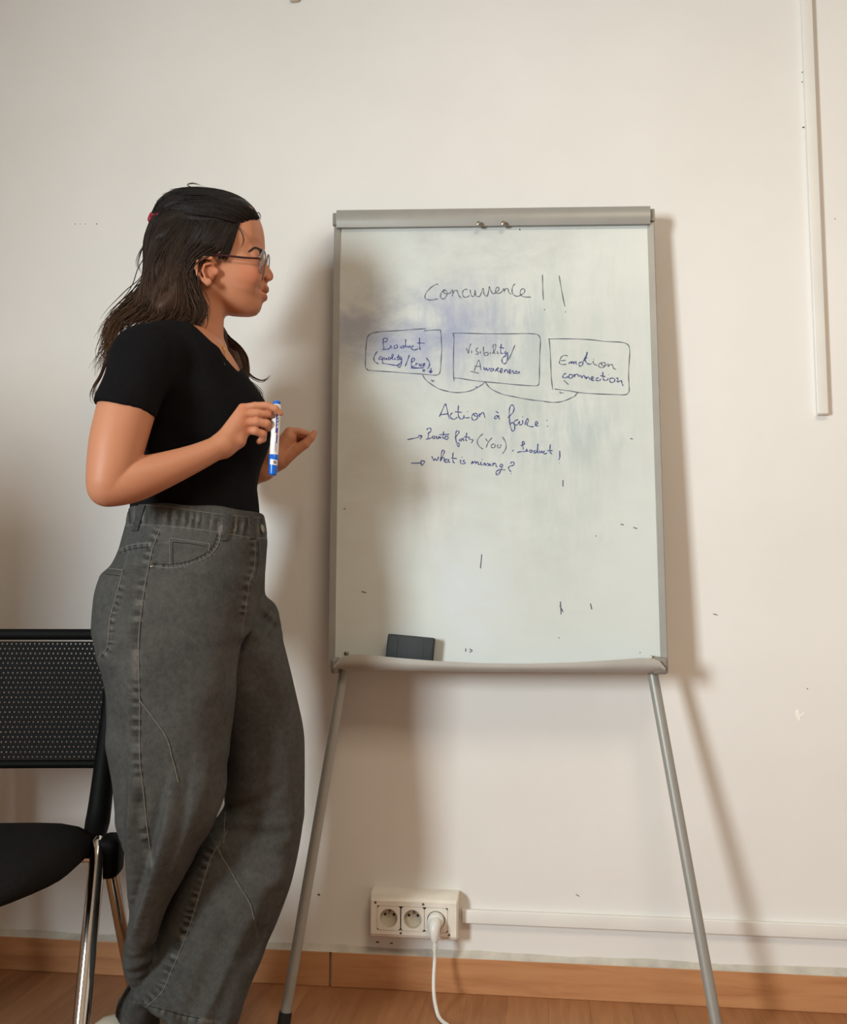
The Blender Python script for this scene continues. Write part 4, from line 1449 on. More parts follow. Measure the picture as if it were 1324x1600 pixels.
# ------------------------------------------------------------------ t-shirt
tee = Field()
tee.add(stack(TORSO, 2.15), 0.01)
tee.add(cone(P(228, 562, -0.152), P(198, 632, -0.189), 50 / K, 49.5 / K), 0.028)
tee.add(cone(P(262, 545, -0.10), P(228, 562, -0.150), 40 / K, 49 / K), 0.03)
tee.add(cone(LS, P(300, 645, 0.183), 47 / K, 44 / K), 0.028)
tee.add(E3(0, 0, 0, (1, 1), 0.01) if False else ell(P(372, 664, -0.055), (0.060, 0.062, 0.066)), 0.045)
tee.add(ell(P(372, 664, 0.065), (0.060, 0.062, 0.066)), 0.045)
# sleeve ends, neck opening
sl_n = P(212, 560, -0.15) - P(196, 640, -0.19)
sl_n = sl_n / np.linalg.norm(sl_n)
sl_p = P(196, 643, -0.19)
ax_s = np.array((0.26, 0.0, 0.965))
ax_s = np.array((P(151, 631, -0.19) - P(243, 655, -0.19)))
n2 = np.array((ax_s[2], 0, -ax_s[0]))
n2 = n2 / np.linalg.norm(n2)
n2 = n2 if n2[2] > 0 else -n2
slp = P(197, 641, -0.19)


def sleeve_cut(X, Y, Z):
    below = -((X - slp[0]) * n2[0] + (Z - slp[2]) * n2[2])
    side = np.maximum(np.sqrt((X - slp[0]) ** 2 + (Y - slp[1]) ** 2) - 0.075, Y - (-0.128))
    return smax(-below, side, 0.006)


tee.add((sleeve_cut, slp, 0.2), 0.002, 's')
slq = P(300, 655, 0.185)
tee.add((lambda X, Y, Z: np.maximum(Z - slq[2], 0.135 - Y), slq, 0.3), 0.003, 's')
NECK = [(282, 512), (291, 521.5), (302, 537), (318.5, 554.5), (329, 563.5), (337, 567.5), (341, 570), (347, 579), (358.8, 590), (368.5, 599), (374, 592), (380, 575), (381, 555), (372, 535), (356, 516), (330, 490)]
NV = [(P(px, py, 0)[0], P(px, py, 0)[2]) for px, py in NECK]
npole = P(330, 530, 0.0)


def neck_cut(X, Y, Z):
    d = poly2d(NV, X, Z)
    return smax(d, Y - 0.075, 0.01)


tee.add((neck_cut, npole, 0.14), 0.0025, 's')
nb = cone(P(300, 490, 0.0), P(292, 535, 0.004), 0.060, 0.066)
tee.add(nb, 0.004, 's')


def tee_fold(F):
    def f(X, Y, Z, cc=None, cr=0.0):
        d = F(X, Y, Z, cc, cr)
        w = 0.0016 * np.sin(Z * 60 + X * 55 + 2.0 * np.sin(Y * 25)) * np.sin(X * 31 - Z * 22 + Y * 30)
        return d + w
    return f


lo = np.array((P(135, 600, -0.2)[0], -0.275, P(300, 845, -0.1)[2]))
hi = np.array((P(425, 600, 0.1)[0], 0.265, P(300, 500, -0.1)[2] + 0.02))
V, Q = mesh_field(tee_fold(tee), lo, hi, TEE_H)
tshirt = link('t_shirt', to_mesh('t_shirt', V, Q), TEE, person)

# ------------------------------------------------------------------ jeans
HIP = [(776, 204, 407.5, 0.134, 0.0), (786, 203, 409, 0.135, 0.0), (800, 201, 411.5, 0.137, 0.0), (822, 197, 415, 0.141, 0.0), (845, 191, 418, 0.147, 0.0), (862, 185.5, 417, 0.152, 0.0), (884, 174, 414.5, 0.158, 0.0), (905, 161, 410, 0.163, 0.0),
       (930, 153, 405, 0.166, 0.0), (955, 149.5, 399, 0.166, 0.0), (980, 148, 390, 0.160, 0.0)]
NEAR = [(905, 163, 400, 0.092, -0.070), (930, 154, 388, 0.096, -0.072), (955, 149.5, 384.5, 0.098, -0.074), (980, 148, 381, 0.099, -0.076), (1004, 149, 377.5, 0.099, -0.078), (1028, 153.5, 373, 0.099, -0.08), (1055, 162, 369, 0.099, -0.08),
        (1100, 166, 365.5, 0.099, -0.08), (1150, 167.5, 361, 0.098, -0.08), (1190, 169.5, 356.5, 0.097, -0.08), (1228, 174.5, 352.5, 0.096, -0.08), (1256, 179.5, 343.5, 0.095, -0.08), (1286, 185, 328.5, 0.092, -0.08),
        (1316, 190, 313, 0.089, -0.077), (1346, 196, 298, 0.085, -0.072), (1376, 201.5, 282, 0.080, -0.065), (1410, 206, 265, 0.075, -0.055), (1446, 203, 250, 0.072, -0.04), (1475, 196.5, 240, 0.072, -0.02),
        (1500, 194, 240, 0.074, 0.005), (1520, 199.5, 248, 0.074, 0.03), (1536, 206, 254, 0.072, 0.045), (1550, 192, 254, 0.072, 0.055), (1565, 183, 252, 0.072, 0.06), (1582, 170, 250, 0.072, 0.062), (1602, 171, 250, 0.072, 0.062)]
FAR = [(905, 250, 408, 0.085, 0.075), (928, 262, 411, 0.09, 0.078), (942, 275, 426.5, 0.094, 0.080), (963, 285, 435, 0.096, 0.080), (985, 300, 438.5, 0.098, 0.069), (1017, 318, 447, 0.1, 0.052), (1066, 333, 458, 0.1, 0.050), (1127, 345, 469, 0.1, 0.050),
       (1189, 350, 475, 0.1, 0.047), (1228, 352, 477, 0.1, 0.045), (1256, 351, 476.5, 0.1, 0.043), (1272, 344, 475.5, 0.1, 0.040), (1290, 325, 472, 0.1, 0.037), (1319, 300, 467, 0.1, 0.031), (1360, 278, 458, 0.1, 0.021), (1401, 258, 446, 0.1, 0.018),
       (1440, 242, 433, 0.1, 0.021), (1470, 236, 418, 0.1, 0.016), (1490, 230, 410, 0.099, 0.004), (1512, 222, 401, 0.098, -0.008), (1535, 211, 393, 0.097, -0.018), (1555, 205, 387, 0.096, -0.025), (1578, 206, 377, 0.095, -0.030), (1620, 216, 364, 0.094, -0.030)]
hipf, nearf, farf = stack(HIP, 2.3), stack(NEAR, 2.35), stack(FAR, 2.35)
# folds: (px,py)->(px,py) creases with depth, pressed into one leg
STEPN = [([(209, 1185), (206, 1240), (203, 1310), (204, 1405)], 11, .012), ([(264, 1205), (257, 1250), (247, 1290), (229, 1356), (210, 1418)], 16, .018), ([(300, 1180), (290, 1260), (268, 1330)], 20, .003)]
STEPF = [([(300, 1560), (330, 1520), (352, 1480)], 14, -.005), ([(240, 1500), (262, 1545), (258, 1572)], 10, .006), ([(425, 1240), (390, 1300), (352, 1330)], 16, .004), ([(398, 1015), (425, 985), (437, 968)], 9, .006), ([(222, 1538), (240, 1552), (256, 1550)], 7, .006)]
FOLDN = [((330, 1090), (326, 1250), 16, .003), ((300, 1130), (296, 1330), 18, .004), ((345, 1180), (300, 1310), 12, .004), ((196, 1110), (190, 1250), 12, .004),
         ((215, 1430), (245, 1470), 7, .004), ((197, 1478), (240, 1462), 6, .003), ((200, 1536), (240, 1528), 6, .006), ((205, 1500), (236, 1490), 5, .004), ((190, 1040), (178, 1130), 14, .004), ((330, 900), (386, 935), 9, .003), ((320, 950), (380, 975), 9, .003), ((175, 1010), (230, 1035), 10, .003)]
FOLDF = [((352, 1270), (430, 1225), 8, .004), ((345, 1295), (440, 1290), 9, .005), ((380, 1250), (420, 1340), 14, .003), ((330, 1330), (420, 1355), 9, .003), ((395, 1440), (330, 1560), 13, .006), ((350, 1440), (290, 1560), 12, .004), ((425, 1380), (370, 1540), 12, .005),
         ((245, 1500), (300, 1560), 9, .006), ((222, 1535), (262, 1570), 7, .005), ((405, 960), (436, 985), 6, .006), ((400, 985), (425, 955), 6, .006), ((395, 1040), (450, 1150), 14, .003)]


def fold_fn(folds):
    S = []
    for a, b, w, d in folds:
        A, Bp = P(a[0], a[1], 0), P(b[0], b[1], 0)
        S.append((np.array((A[0], A[2])), np.array((Bp[0], Bp[2])), w / K, d))

    def g(X, Z):
        s = 0
        for a, b, w, d in S:
            e = b - a
            t = ((X - a[0]) * e[0] + (Z - a[1]) * e[1]) / (e @ e)
            tc = np.clip(t, 0, 1)
            r = np.hypot(X - a[0] - e[0] * tc, Z - a[1] - e[1] * tc)
            side = np.sign((X - a[0]) * e[1] - (Z - a[1]) * e[0])
            s = s + d * np.exp(-(r / w) ** 2) * np.sin(math.pi * np.clip(t * 0.8 + 0.1, 0, 1)) - 0.45 * d * np.exp(-((r - 1.7 * w) / w) ** 2)
        return s
    return g


def step_fn(steps):
    """overlapping flaps of cloth: one side of the line lifted, the other tucked under"""
    S = []
    for line, w, d in steps:
        L = spline([(P(x, y, 0)[0], P(x, y, 0)[2]) for x, y in line], 6)
        t = np.gradient(L, axis=0)
        S.append((L, t / np.linalg.norm(t, axis=1)[:, None], w / K, d))

    def g(X, Z):
        s = 0
        for L, t, w, d in S:
            sh = X.shape
            x, z = X.ravel(), Z.ravel()
            out = np.zeros(x.shape)
            m = (x > L[:, 0].min() - 3 * w) & (x < L[:, 0].max() + 3 * w) & (z > L[:, 1].min() - 2 * w) & (z < L[:, 1].max() + 2 * w)
            if m.any():
                D = np.hypot(x[m][:, None] - L[None, :, 0], z[m][:, None] - L[None, :, 1])
                j = D.argmin(1)
                r = D.min(1)
                side = (x[m] - L[j, 0]) * -t[j, 1] + (z[m] - L[j, 1]) * t[j, 0]
                en = np.sin(math.pi * np.clip(0.08 + 0.84 * j / (len(L) - 1), 0, 1)) ** 0.6
                th = np.tanh(side / 0.0035)
                out[m] = -d * en * np.where(th > 0, th * np.exp(-(r / (1.6 * w)) ** 2), th * 0.45 * np.exp(-(r / (0.6 * w)) ** 2))
            s = s + out.reshape(sh)
        return s
    return g


fn0, ff0, sn, sf = fold_fn(FOLDN), fold_fn(FOLDF), step_fn(STEPN), step_fn(STEPF)
fn = lambda X, Z: fn0(X, Z) + sn(X, Z)
ff = lambda X, Z: ff0(X, Z) + sf(X, Z)
w1, w2 = P(205, 786.5, -0.09), P(409, 806.5, 0.0)
h1, h2 = P(228, 1577, -0.085), P(318, 1598, -0.085)
h3, h4 = P(168, 1581, 0.02), P(206, 1600, 0.02)


def jeans_f(X, Y, Z, cc=None, cr=0.0):
    wob = 0.0022 * np.sin(X * 38 + Z * 9 + 3 * np.sin(Z * 7)) * np.sin(Z * 23 + Y * 20)
    lowz = np.clip((1.0 - Z) / 0.6, 0, 1)
    n_ = nearf[0](X, Y, Z) + fn(X, Z) * np.clip((-0.02 - Y) / 0.04 + 0.3 * (Z < 0.25), 0, 1) + wob * (0.5 + lowz)
    f_ = farf[0](X, Y, Z) + ff(X, Z) * np.clip((0.09 - Y) / 0.05, 0, 1) + wob * (0.5 + lowz)
    cutf = (h1[2] - Z) + (X - h1[0]) * (h2[2] - h1[2]) / (h2[0] - h1[0])
    cutn = (h3[2] - Z) + (X - h3[0]) * (h4[2] - h3[2]) / (h4[0] - h3[0])
    f_ = np.maximum(f_, cutf)
    f_ = np.maximum(f_, -np.maximum(f_ + 0.010, Z - h1[2] - 0.06))
    n_ = np.maximum(n_, cutn)
    n_ = np.maximum(n_, -np.maximum(n_ + 0.010, Z - h3[2] - 0.06))
    d = smin(n_, f_, 0.004)
    hp_ = hipf[0](X, Y, Z) + wob * 0.6
    top = (Z - w1[2]) - (X - w1[0]) * (w2[2] - w1[2]) / (w2[0] - w1[0]) - 0.0015 * np.sin(X * 70)
    return smax(smin(d, hp_, 0.035), top, 0.004)


lo = np.array((P(138, 1000, -0.1)[0], -0.21, 0.02))
hi = np.array((P(492, 1000, 0.1)[0], 0.225, P(300, 776, -0.1)[2] + 0.02))
V, Q = mesh_field(jeans_f, lo, hi, JEAN_H)
jmesh = to_mesh('jeans', V, Q)
jeans = link('jeans', jmesh, DENIM, person)
jb = BVHTree.FromPolygons([Vector(v) for v in V], [tuple(q_) for q_ in Q])
CL = Vector(CAML)


def on_jeans(px, py):
    h = jb.ray_cast(CL, Vector(lray(px, py)).normalized())
    return (h[0], h[1]) if h[0] is not None else (None, None)


SIDE = [(251, 826), (244, 843), (237.5, 861), (229.5, 899), (222.7, 942), (217, 998), (217.5, 1066), (218.5, 1100), (218, 1146), (219, 1197), (222, 1217), (228.5, 1280), (235, 1331)]
DART = [(218.7, 1095), (228, 1107), (245.6, 1130), (256, 1145), (263, 1160), (268, 1180), (273, 1199), (278.6, 1222)]
LSEAM = [(337.5, 1327), (330, 1340), (322, 1362), (313, 1392), (304, 1422), (295, 1452), (277, 1497), (266, 1522), (256, 1546), (243, 1561), (226, 1576)]
LDART = [(341, 1327), (349, 1343), (358.7, 1358), (368, 1374), (376.8, 1388.7), (386, 1403), (392, 1416), (397, 1436)]
LIN = [(352.6, 1268), (351, 1290), (349.6, 1319)]
YOKE = [(188, 858), (200, 853), (218, 849.5), (237.5, 848.5)]
YOKE2 = [(187, 864), (200, 859.5), (218, 856), (236, 855)]
POCK = [(192.6, 891), (185, 920), (179, 942), (173, 963.5), (170, 990), (167.6, 1012), (155.5, 1026.7)]
POCK2 = [(165, 897), (188, 900)]
FPK = [(237, 884.5), (264, 887.5), (285, 885), (302, 880), (318, 874), (329, 866.8), (337, 858), (342, 848), (345, 834.5)]
FPK2 = [(238, 880), (264, 882), (291, 878), (310, 871), (322, 864), (332, 854), (337, 843), (340, 834)]
COIN = [(265.7, 882), (265.7, 860), (265.7, 840.5)]
COINT = [(265.7, 840.5), (296, 845), (328, 850)]
COINR = [(328, 850), (326, 862)]
COIN2 = [(270, 881), (270, 862), (270, 847)]
COIN3 = [(270, 847), (300, 850), (322, 854)]
POCKT = [(165, 888), (180, 889.3), (192.6, 891)]
WB = [(196, 821), (218.7, 820), (250, 821.5), (291, 825.5), (320, 829), (345, 833), (370, 837), (388, 840), (400, 841), (414, 841)]
WT = [(205, 788.5), (225, 789), (260, 792), (300, 797.5), (340, 803), (375, 807), (407, 809)]
FLY = [(398, 842), (398.5, 862), (397.5, 883), (393, 900), (389, 912), (386, 935), (382, 965)]
FLY2 = [(403, 842), (404, 862), (402.5, 885), (398, 905)]
HEMF = [(229, 1571), (260, 1579), (290, 1587), (315, 1592)]
# puckers and wear along the seams
Vp = np.array([tuple(v) for v in V])
d_ = Vp - CAML
M3 = np.array(ROT).T
cv = (M3 @ (PRM @ d_.T)).T
PX, PY = CX + FPX * cv[:, 0] / -cv[:, 2], CY - FPX * cv[:, 1] / -cv[:, 2]
nrm = np.zeros((len(V), 3), np.float32)
jmesh.vertices.foreach_get('co', nrm.ravel())
nrm = np.array([v.normal for v in jmesh.vertices])
front = (nrm * (CAML - Vp)).sum(1) > 0
fade = np.full(len(V), 0.5)
disp = np.zeros(len(V))
for line, period, amp, w, offset in ((SIDE, 13, 0.0016, 7, 5), (LSEAM, 12, 0.0022, 7, 6), (POCK, 11, 0.0014, 5, -4), (FPK, 7, 0.0008, 4, -2), (DART, 30, 0.0, 4, 0), (LDART, 30, 0.0, 4, 0),
                                     (WB, 12, 0.0012, 14, -14), (YOKE, 9, 0.0008, 5, 3), (FLY, 14, 0.0016, 6, 3), (HEMF, 12, 0.0012, 5, 3)):
    L = spline(line, 6)
    seg = np.r_[0, np.cumsum(np.hypot(*np.diff(L, axis=0).T))]
    tan = np.gradient(L, axis=0)
    tan /= np.linalg.norm(tan, axis=1)[:, None]
    box = front & (PX > L[:, 0].min() - 30) & (PX < L[:, 0].max() + 30) & (PY > L[:, 1].min() - 30) & (PY < L[:, 1].max() + 30)
    idx = np.where(box)[0]
    for c0_ in range(0, len(idx), 20000):
        ii = idx[c0_:c0_ + 20000]
        D = np.hypot(PX[ii, None] - L[None, :, 0], PY[ii, None] - L[None, :, 1])
        j = D.argmin(1)
        ddx, ddy = PX[ii] - L[j, 0], PY[ii] - L[j, 1]
        s_ = ddx * -tan[j, 1] + ddy * tan[j, 0]
        g = np.exp(-((s_ - offset * 1.0) / w) ** 2) * (np.abs(D.min(1)) < 3 * w + abs(offset))
        wv = np.sin(seg[j] * 2 * math.pi / period + 0.8 * np.sin(seg[j] * 0.11))
        disp[ii] += g * wv * amp
        fade[ii] += g * wv * (0.20 if amp > 0 else 0.0)
        fade[ii] += np.exp(-(s_ / 1.6) ** 2) * 0.12
        disp[ii] -= np.exp(-((s_ + 2.2) / 2.0) ** 2) * 0.0012
V2 = Vp + nrm * disp[:, None]
jmesh.vertices.foreach_set('co', V2.astype(np.float32).ravel())
fa = jmesh.attributes.new('fade', 'FLOAT', 'POINT')
fa.data.foreach_set('value', fade.astype(np.float32))
jmesh.update()


def seam(m, line, r=0.0011, off=0.0003):
    run = []
    prev = None
    for px, py in spline(line, 6):
        h, n_ = on_jeans(px, py)
        if h is None or (prev is not None and (h - prev).length > 0.03):
            if len(run) > 2:
                m.tube(run, r, 6)
            run, prev = [], None
            if h is None:
                continue
        run.append(h + n_ * off)
        prev = h
    if len(run) > 2:
        m.tube(run, r, 6)


for ln in (SIDE, DART, LSEAM, LDART, LIN, POCK, POCKT, FPK, WB, WT, FLY, YOKE, COIN, COINT, COINR):
    m = MB()
    seam(m, ln, 0.0009, 0.0003)
    if m.v:
        m.build('seam', SEAM, jeans)
for ln in (POCK2, FPK2, YOKE2, COIN2, COIN3, FLY2, HEMF):
    m = MB()
    seam(m, ln, 0.0007, 0.0001)
    if m.v:
        m.build('seam', SEAMD, jeans)
# belt loops, rivet, button
for pts, w in (([(224, 787), (219, 806), (211.5, 830)], 4.8), ([(354.5, 803), (354, 822), (351.5, 845)], 4.6), ([(391, 806), (392, 818), (396, 842)], 4.2)):
    m = MB()
    vs, fs = [], []
    sp = spline(pts, 6)
    for i, (px, py) in enumerate(sp):
        pp = []
        for s in (-1, 1):
            h, n_ = on_jeans(px + s * w, py)
            if h is None:
                h, n_ = on_jeans(px, py)
            if h is not None:
                pp.append((h, n_))
        if len(pp) < 2:
            continue
        bul = 0.0022 + 0.0012 * math.sin(math.pi * i / (len(sp) - 1))
        (a, na), (b, nb_) = pp
        vs += [a - na * 0.001, a + na * bul, (a + b) / 2 + (na + nb_) / 2 * (bul + 0.0012), b + nb_ * bul, b - nb_ * 0.001]
    nr_ = len(vs) // 5
    for i in range(nr_ - 1):
        for j in range(4):
            fs.append((i * 5 + j, i * 5 + j + 1, (i + 1) * 5 + j + 1, (i + 1) * 5 + j))
    fs += [(0, 1, 2, 3, 4), tuple((nr_ - 1) * 5 + j for j in (4, 3, 2, 1, 0))]
    m.add(vs, fs)
    m.build('belt_loop', LOOPM, jeans)
h, n_ = on_jeans(237, 884)
if h is not None:
    MB().lathe([(-0.001, 0.0034), (0.0012, 0.0032), (0.002, 0.0015)], h, n_, 14).build('rivet', SCREW, jeans)
h, n_ = on_jeans(408, 826)
if h is not None:
    MB().lathe([(-0.001, 0.0080), (0.003, 0.0080), (0.004, 0.0065), (0.003, 0.004)], h, n_, 20).build('button', SCREW, jeans)

# ------------------------------------------------------------------ shoes (mostly below the frame)
def make_shoe(heel, toe, label=None):
    heel, toe = np.array(heel), np.array(toe)
    d = toe - heel
    L = np.linalg.norm(d)
    ang = math.atan2(d[1], d[0])
    rows = [(0.0, 0.026, 0.066), (0.015, 0.033, 0.074), (0.05, 0.036, 0.078), (0.10, 0.037, 0.074), (0.14, 0.041, 0.062), (0.18, 0.045, 0.052), (0.22, 0.042, 0.044), (0.245, 0.030, 0.036), (0.255, 0.014, 0.028)]
    m, so = MB(), MB()
    vs, fs = [], []
    k = 16
    for x, w, hgt in rows:
        for j in range(k):
            a = 2 * math.pi * j / k
            vs.append((x, w * math.copysign(abs(math.cos(a)) ** 0.8, math.cos(a)), 0.018 + (hgt - 0.018) * max(0, math.sin(a)) ** 0.7 - 0.004 * (math.sin(a) < 0)))
    for i in range(len(rows) - 1):
        for j in range(k):
            fs.append((i * k + j, i * k + (j + 1) % k, (i + 1) * k + (j + 1) % k, (i + 1) * k + j))
    fs += [tuple(range(k)), tuple(reversed(range((len(rows) - 1) * k, len(rows) * k)))]
    m.add(vs, fs)
    sh = m.build('shoe', SHOE, person)
    vs, fs = [], []
    ol = [(x - 0.004 + 0.004 * (i > 0), w + 0.003) for i, (x, w, _) in enumerate(rows)]
    rim = [(x, w) for x, w in ol] + [(x, -w) for x, w in reversed(ol)]
    n = len(rim)
    so.add([(x, y, 0.0) for x, y in rim] + [(x, y, 0.020) for x, y in rim], [tuple(reversed(range(n))), tuple(range(n, 2 * n))] + [(j, (j + 1) % n, n + (j + 1) % n, n + j) for j in range(n)])
    so.build('sole', SOLE, sh)
    sh.location = (heel[0], heel[1], 0)
    sh.rotation_euler = (0, 0, ang)
    return sh


hr = P(149, 1600, 0.06)
make_shoe((hr[0], 0.062, 0), (hr[0] + 0.24, 0.10, 0))
hl = P(240, 1620, -0.03)
make_shoe((hl[0], -0.02, 0), (hl[0] + 0.24, -0.06, 0))

# ------------------------------------------------------------------ hair
hairF = Field()
capc = HP(324, 373, 0)
cap_r = np.array((86 / K, 0.0815, 78 / K))
RH = np.array((FD, SD, (0, 0, 1)))
hairF.add(ell(capc, cap_r, RH), 0.01)
hairF.add(E3(350, 352, 0, (57, 46), 0.0765), 0.015)
hairF.add(E3(290, 345, 0, (52, 46), 0.070), 0.02)
hairF.add(E3(341, 380, 0, (32, 37), 0.0815), 0.012)
hairF.add(E3(370, 341, 0, (29.5, 25), 0.058), 0.012)
FACE = [(403.5, 341.5), (393, 343), (377, 345.5), (369, 352), (364, 368), (360.5, 385), (358, 398), (352, 408), (346, 413), (341, 410), (330, 401.5), (318, 399.5), (308, 404.5), (304, 417), (308, 430), (318, 444), (323, 456), (326, 475), (327, 495), (340, 530), (470, 540), (470, 330)]
SIDE_S = 0.066
FS = spline(FACE + FACE[:1], 4)[:-1]
NF = [((HP(px, py, -SIDE_S) - HC) @ FD, HP(px, py, -SIDE_S)[2]) for px, py in FS]
DU = (HP(370, 370, -SIDE_S) - HP(370, 370, 0)) @ FD


def face_cut(X, Y, Z):
    u = (X - HC[0]) * FD[0] + (Y - HC[1]) * FD[1]
    s = np.abs((X - HC[0]) * SD[0] + (Y - HC[1]) * SD[1])
    return poly2d(NF, u + DU * np.clip(1 - s / SIDE_S, 0, 1), Z)


hairF.add((face_cut, HP(390, 430, 0), 0.2), 0.003, 's')
BACKH = [(350, 240, 315, 0.066, 0.0), (380, 226, 312, 0.076, 0.0), (410, 226, 306, 0.080, 0.0), (440, 222, 306, 0.082, -0.004), (462, 218, 312, 0.082, -0.01), (480, 216, 312, 0.080, -0.02), (495, 222, 306, 0.074, -0.03), (506, 236, 290, 0.055, -0.04)]
hairF.add(stack(BACKH, 2.2), 0.012)
# lock lying on the far shoulder
LK = [(336, 505, 0.055, 6), (347, 530, 0.060, 7), (361, 555, 0.058, 8), (370, 575, 0.052, 7), (375, 592, 0.046, 5), (377, 604, 0.040, 2)]
for a_, b_ in zip(LK[:-1], LK[1:]):
    hairF.add(cone(P(*a_[:3]), P(*b_[:3]), a_[3] / K, b_[3] / K), 0.012)


def hair_wave(X, Y, Z, cc=None, cr=0.0):
    d = hairF(X, Y, Z, cc, cr)
    low = np.clip((HP(300, 400)[2] - Z) / 0.06, 0, 1)
    return d + low * 0.004 * np.sin(X * 115 + 4 * np.sin(Z * 16)) + 0.0012 * (1 - low) * np.sin(Z * 190 - X * 40 + 2 * np.sin(X * 30))


lo = np.array((P(190, 400, -0.1)[0], -0.17, P(300, 612, 0)[2]))
hi = np.array((P(412, 400, 0.1)[0], 0.12, P(300, 286, 0)[2] + 0.02))
V, Q = mesh_field(hair_wave, lo, hi, HAIR_H)
hair = link('hair', to_mesh('hair', V, Q), HAIR, person)
hair_bvh = BVHTree.FromPolygons([Vector(v) for v in V], [tuple(q_) for q_ in Q])
shade = []

rs = random.Random(21)
hm = MB()


def push_out(p, extra):
    q_ = RH @ (np.array(p) - capc)
    k = np.linalg.norm(q_ / (cap_r + extra))
    if k < 1:
        q_ = q_ / k
        return capc + RH.T @ q_
    return np.array(p)


def sheet(guides, n, jit, rad, cap=False, wave=0.0, head=True):
    G = []
    for g in guides:
        pts = np.array([(HP if head else P)(*q_) for q_ in g])
        G.append(spline(pts, 3))
    mlen = min(len(g) for g in G)
    G = [np.array([g[min(int(round(t * (len(g) - 1))), len(g) - 1)] for t in np.linspace(0, 1, mlen)]) for g in G]
    for i in range(n):
        x = rs.uniform(0, len(G) - 1 - 1e-6)
        a = int(x)
        f = x - a
        p = G[a] * (1 - f) + G[a + 1] * f
        t = np.linspace(0, 1, mlen)
        off = np.array([rs.gauss(0, 1) for _ in range(3)]) * jit
        ph, fr = rs.uniform(0, 6.3), rs.uniform(1.0, 1.7)
        end = rs.uniform(0.72, 1.0)
        k = max(4, int(mlen * end))
        spread = (0.5 + 1.0 * t)[:, None]
        p = p + off * spread
        p[:, 0] += wave * np.sin(t * 6.3 * fr + ph) * t
        p[:, 1] += wave * 0.6 * np.cos(t * 6.3 * fr + ph) * t
        p = p[:k]
        if cap:
            e = rs.uniform(0.0006, 0.003)
            for i_ in range(len(p)):
                hl_, hn_, _, hd_ = hair_bvh.find_nearest(Vector(p[i_]))
                if (Vector(p[i_]) - hl_).dot(hn_) < e or (hd_ < 0.02 and i_ < len(p) * 0.72):
                    p[i_] = np.array(hl_ + hn_ * e)
            for _ in range(3):
                p[1:-1] = 0.5 * p[1:-1] + 0.25 * (p[:-2] + p[2:])
        r = rad * rs.uniform(0.6, 1.2)
        nv0 = len(hm.v)
        hm.tube(p, r * np.interp(np.linspace(0, 1, k), [0, 0.1, 0.7, 1], [0.6, 1, 0.9, 0.15]), 4, caps=False)
        shade.extend([rs.choice((-0.12, -0.05, 0.0, 0.05, 0.16))] * (len(hm.v) - nv0))


def mir(gs):
    return [[(x, y, -s) for x, y, s in g] for g in gs]


TOPS = [[(403, 341, 0.0), (388, 320, 0), (362, 303, 0), (325, 292, 0), (285, 300, 0), (258, 318, 0), (246, 338, 0)],
        [(401, 342.5, -.028), (385, 328, -.034), (357, 312, -.042), (320, 303, -.045), (283, 310, -.040), (258, 326, -.028), (246, 340, -.01)],
        [(391, 344, -.050), (375, 337, -.055), (350, 327, -.062), (315, 320, -.065), (282, 324, -.058), (259, 334, -.036), (247, 342, -.014)],
        [(372, 348, -.064), (352, 345, -.070), (328, 341, -.075), (300, 338, -.074), (275, 339, -.060), (258, 343, -.036), (247, 346, -.015)]]
sheet(TOPS, 520, 0.0016, 0.0008, cap=True)
sheet(mir(TOPS), 120, 0.0012, 0.00085, cap=True)
SIDES = [[(367, 356, -.066), (362, 372, -.070), (350, 392, -.074), (330, 398, -.080), (310, 404, -.085), (301, 420, -.085), (306, 450, -.083), (320, 478, -.083), (318, 500, -.085), (302, 515, -.088)],
         [(355, 352, -.070), (345, 370, -.074), (328, 385, -.079), (308, 396, -.083), (298, 415, -.084), (298, 440, -.085), (306, 465, -.087), (312, 488, -.088), (305, 506, -.090), (285, 516, -.092)],
         [(335, 350, -.074), (322, 365, -.078), (306, 383, -.081), (295, 402, -.082), (288, 425, -.084), (287, 450, -.087), (292, 475, -.090), (292, 495, -.093), (280, 508, -.096), (262, 514, -.099)],
         [(310, 350, -.074), (298, 368, -.078), (284, 390, -.080), (274, 415, -.083), (268, 440, -.086), (266, 462, -.090), (266, 482, -.096), (258, 498, -.102), (242, 508, -.107), (225, 512, -.112)],
         [(285, 350, -.062), (270, 370, -.068), (256, 395, -.074), (248, 420, -.078), (243, 445, -.082), (238, 465, -.088), (230, 483, -.096), (215, 498, -.104), (198, 508, -.112), (184, 518, -.118)],
         [(262, 350, -.036), (246, 370, -.046), (236, 395, -.052), (232, 420, -.058), (228, 443, -.062), (218, 464, -.07), (204, 482, -.08), (186, 496, -.09), (172, 512, -.10), (164, 530, -.105)],
         [(248, 350, -.012), (232, 368, -.014), (225, 395, -.018), (222, 420, -.022), (218, 443, -.028), (206, 464, -.036), (190, 482, -.05), (174, 500, -.06), (164, 522, -.07), (160, 545, -.08)]]
sheet(SIDES, 1500, 0.0040, 0.0010, cap=True, wave=0.007)
sheet(SIDES[:2], 110, 0.0016, 0.0010, cap=True, wave=0.003)
sheet(mir(SIDES), 140, 0.004, 0.0011, cap=True, wave=0.006)
BACKW = [[(236, 430, -.02), (216, 455, -.03), (196, 478, -.05), (178, 497, -.07), (168, 520, -.08), (163, 545, -.09), (158, 565, -.10), (152, 590, -.11)],
         [(240, 440, -.05), (222, 468, -.06), (206, 490, -.075), (190, 508, -.09), (180, 530, -.11), (172, 552, -.13), (165, 572, -.14), (158, 592, -.15)]]
sheet(BACKW, 110, 0.0045, 0.0008, wave=0.010, head=False)
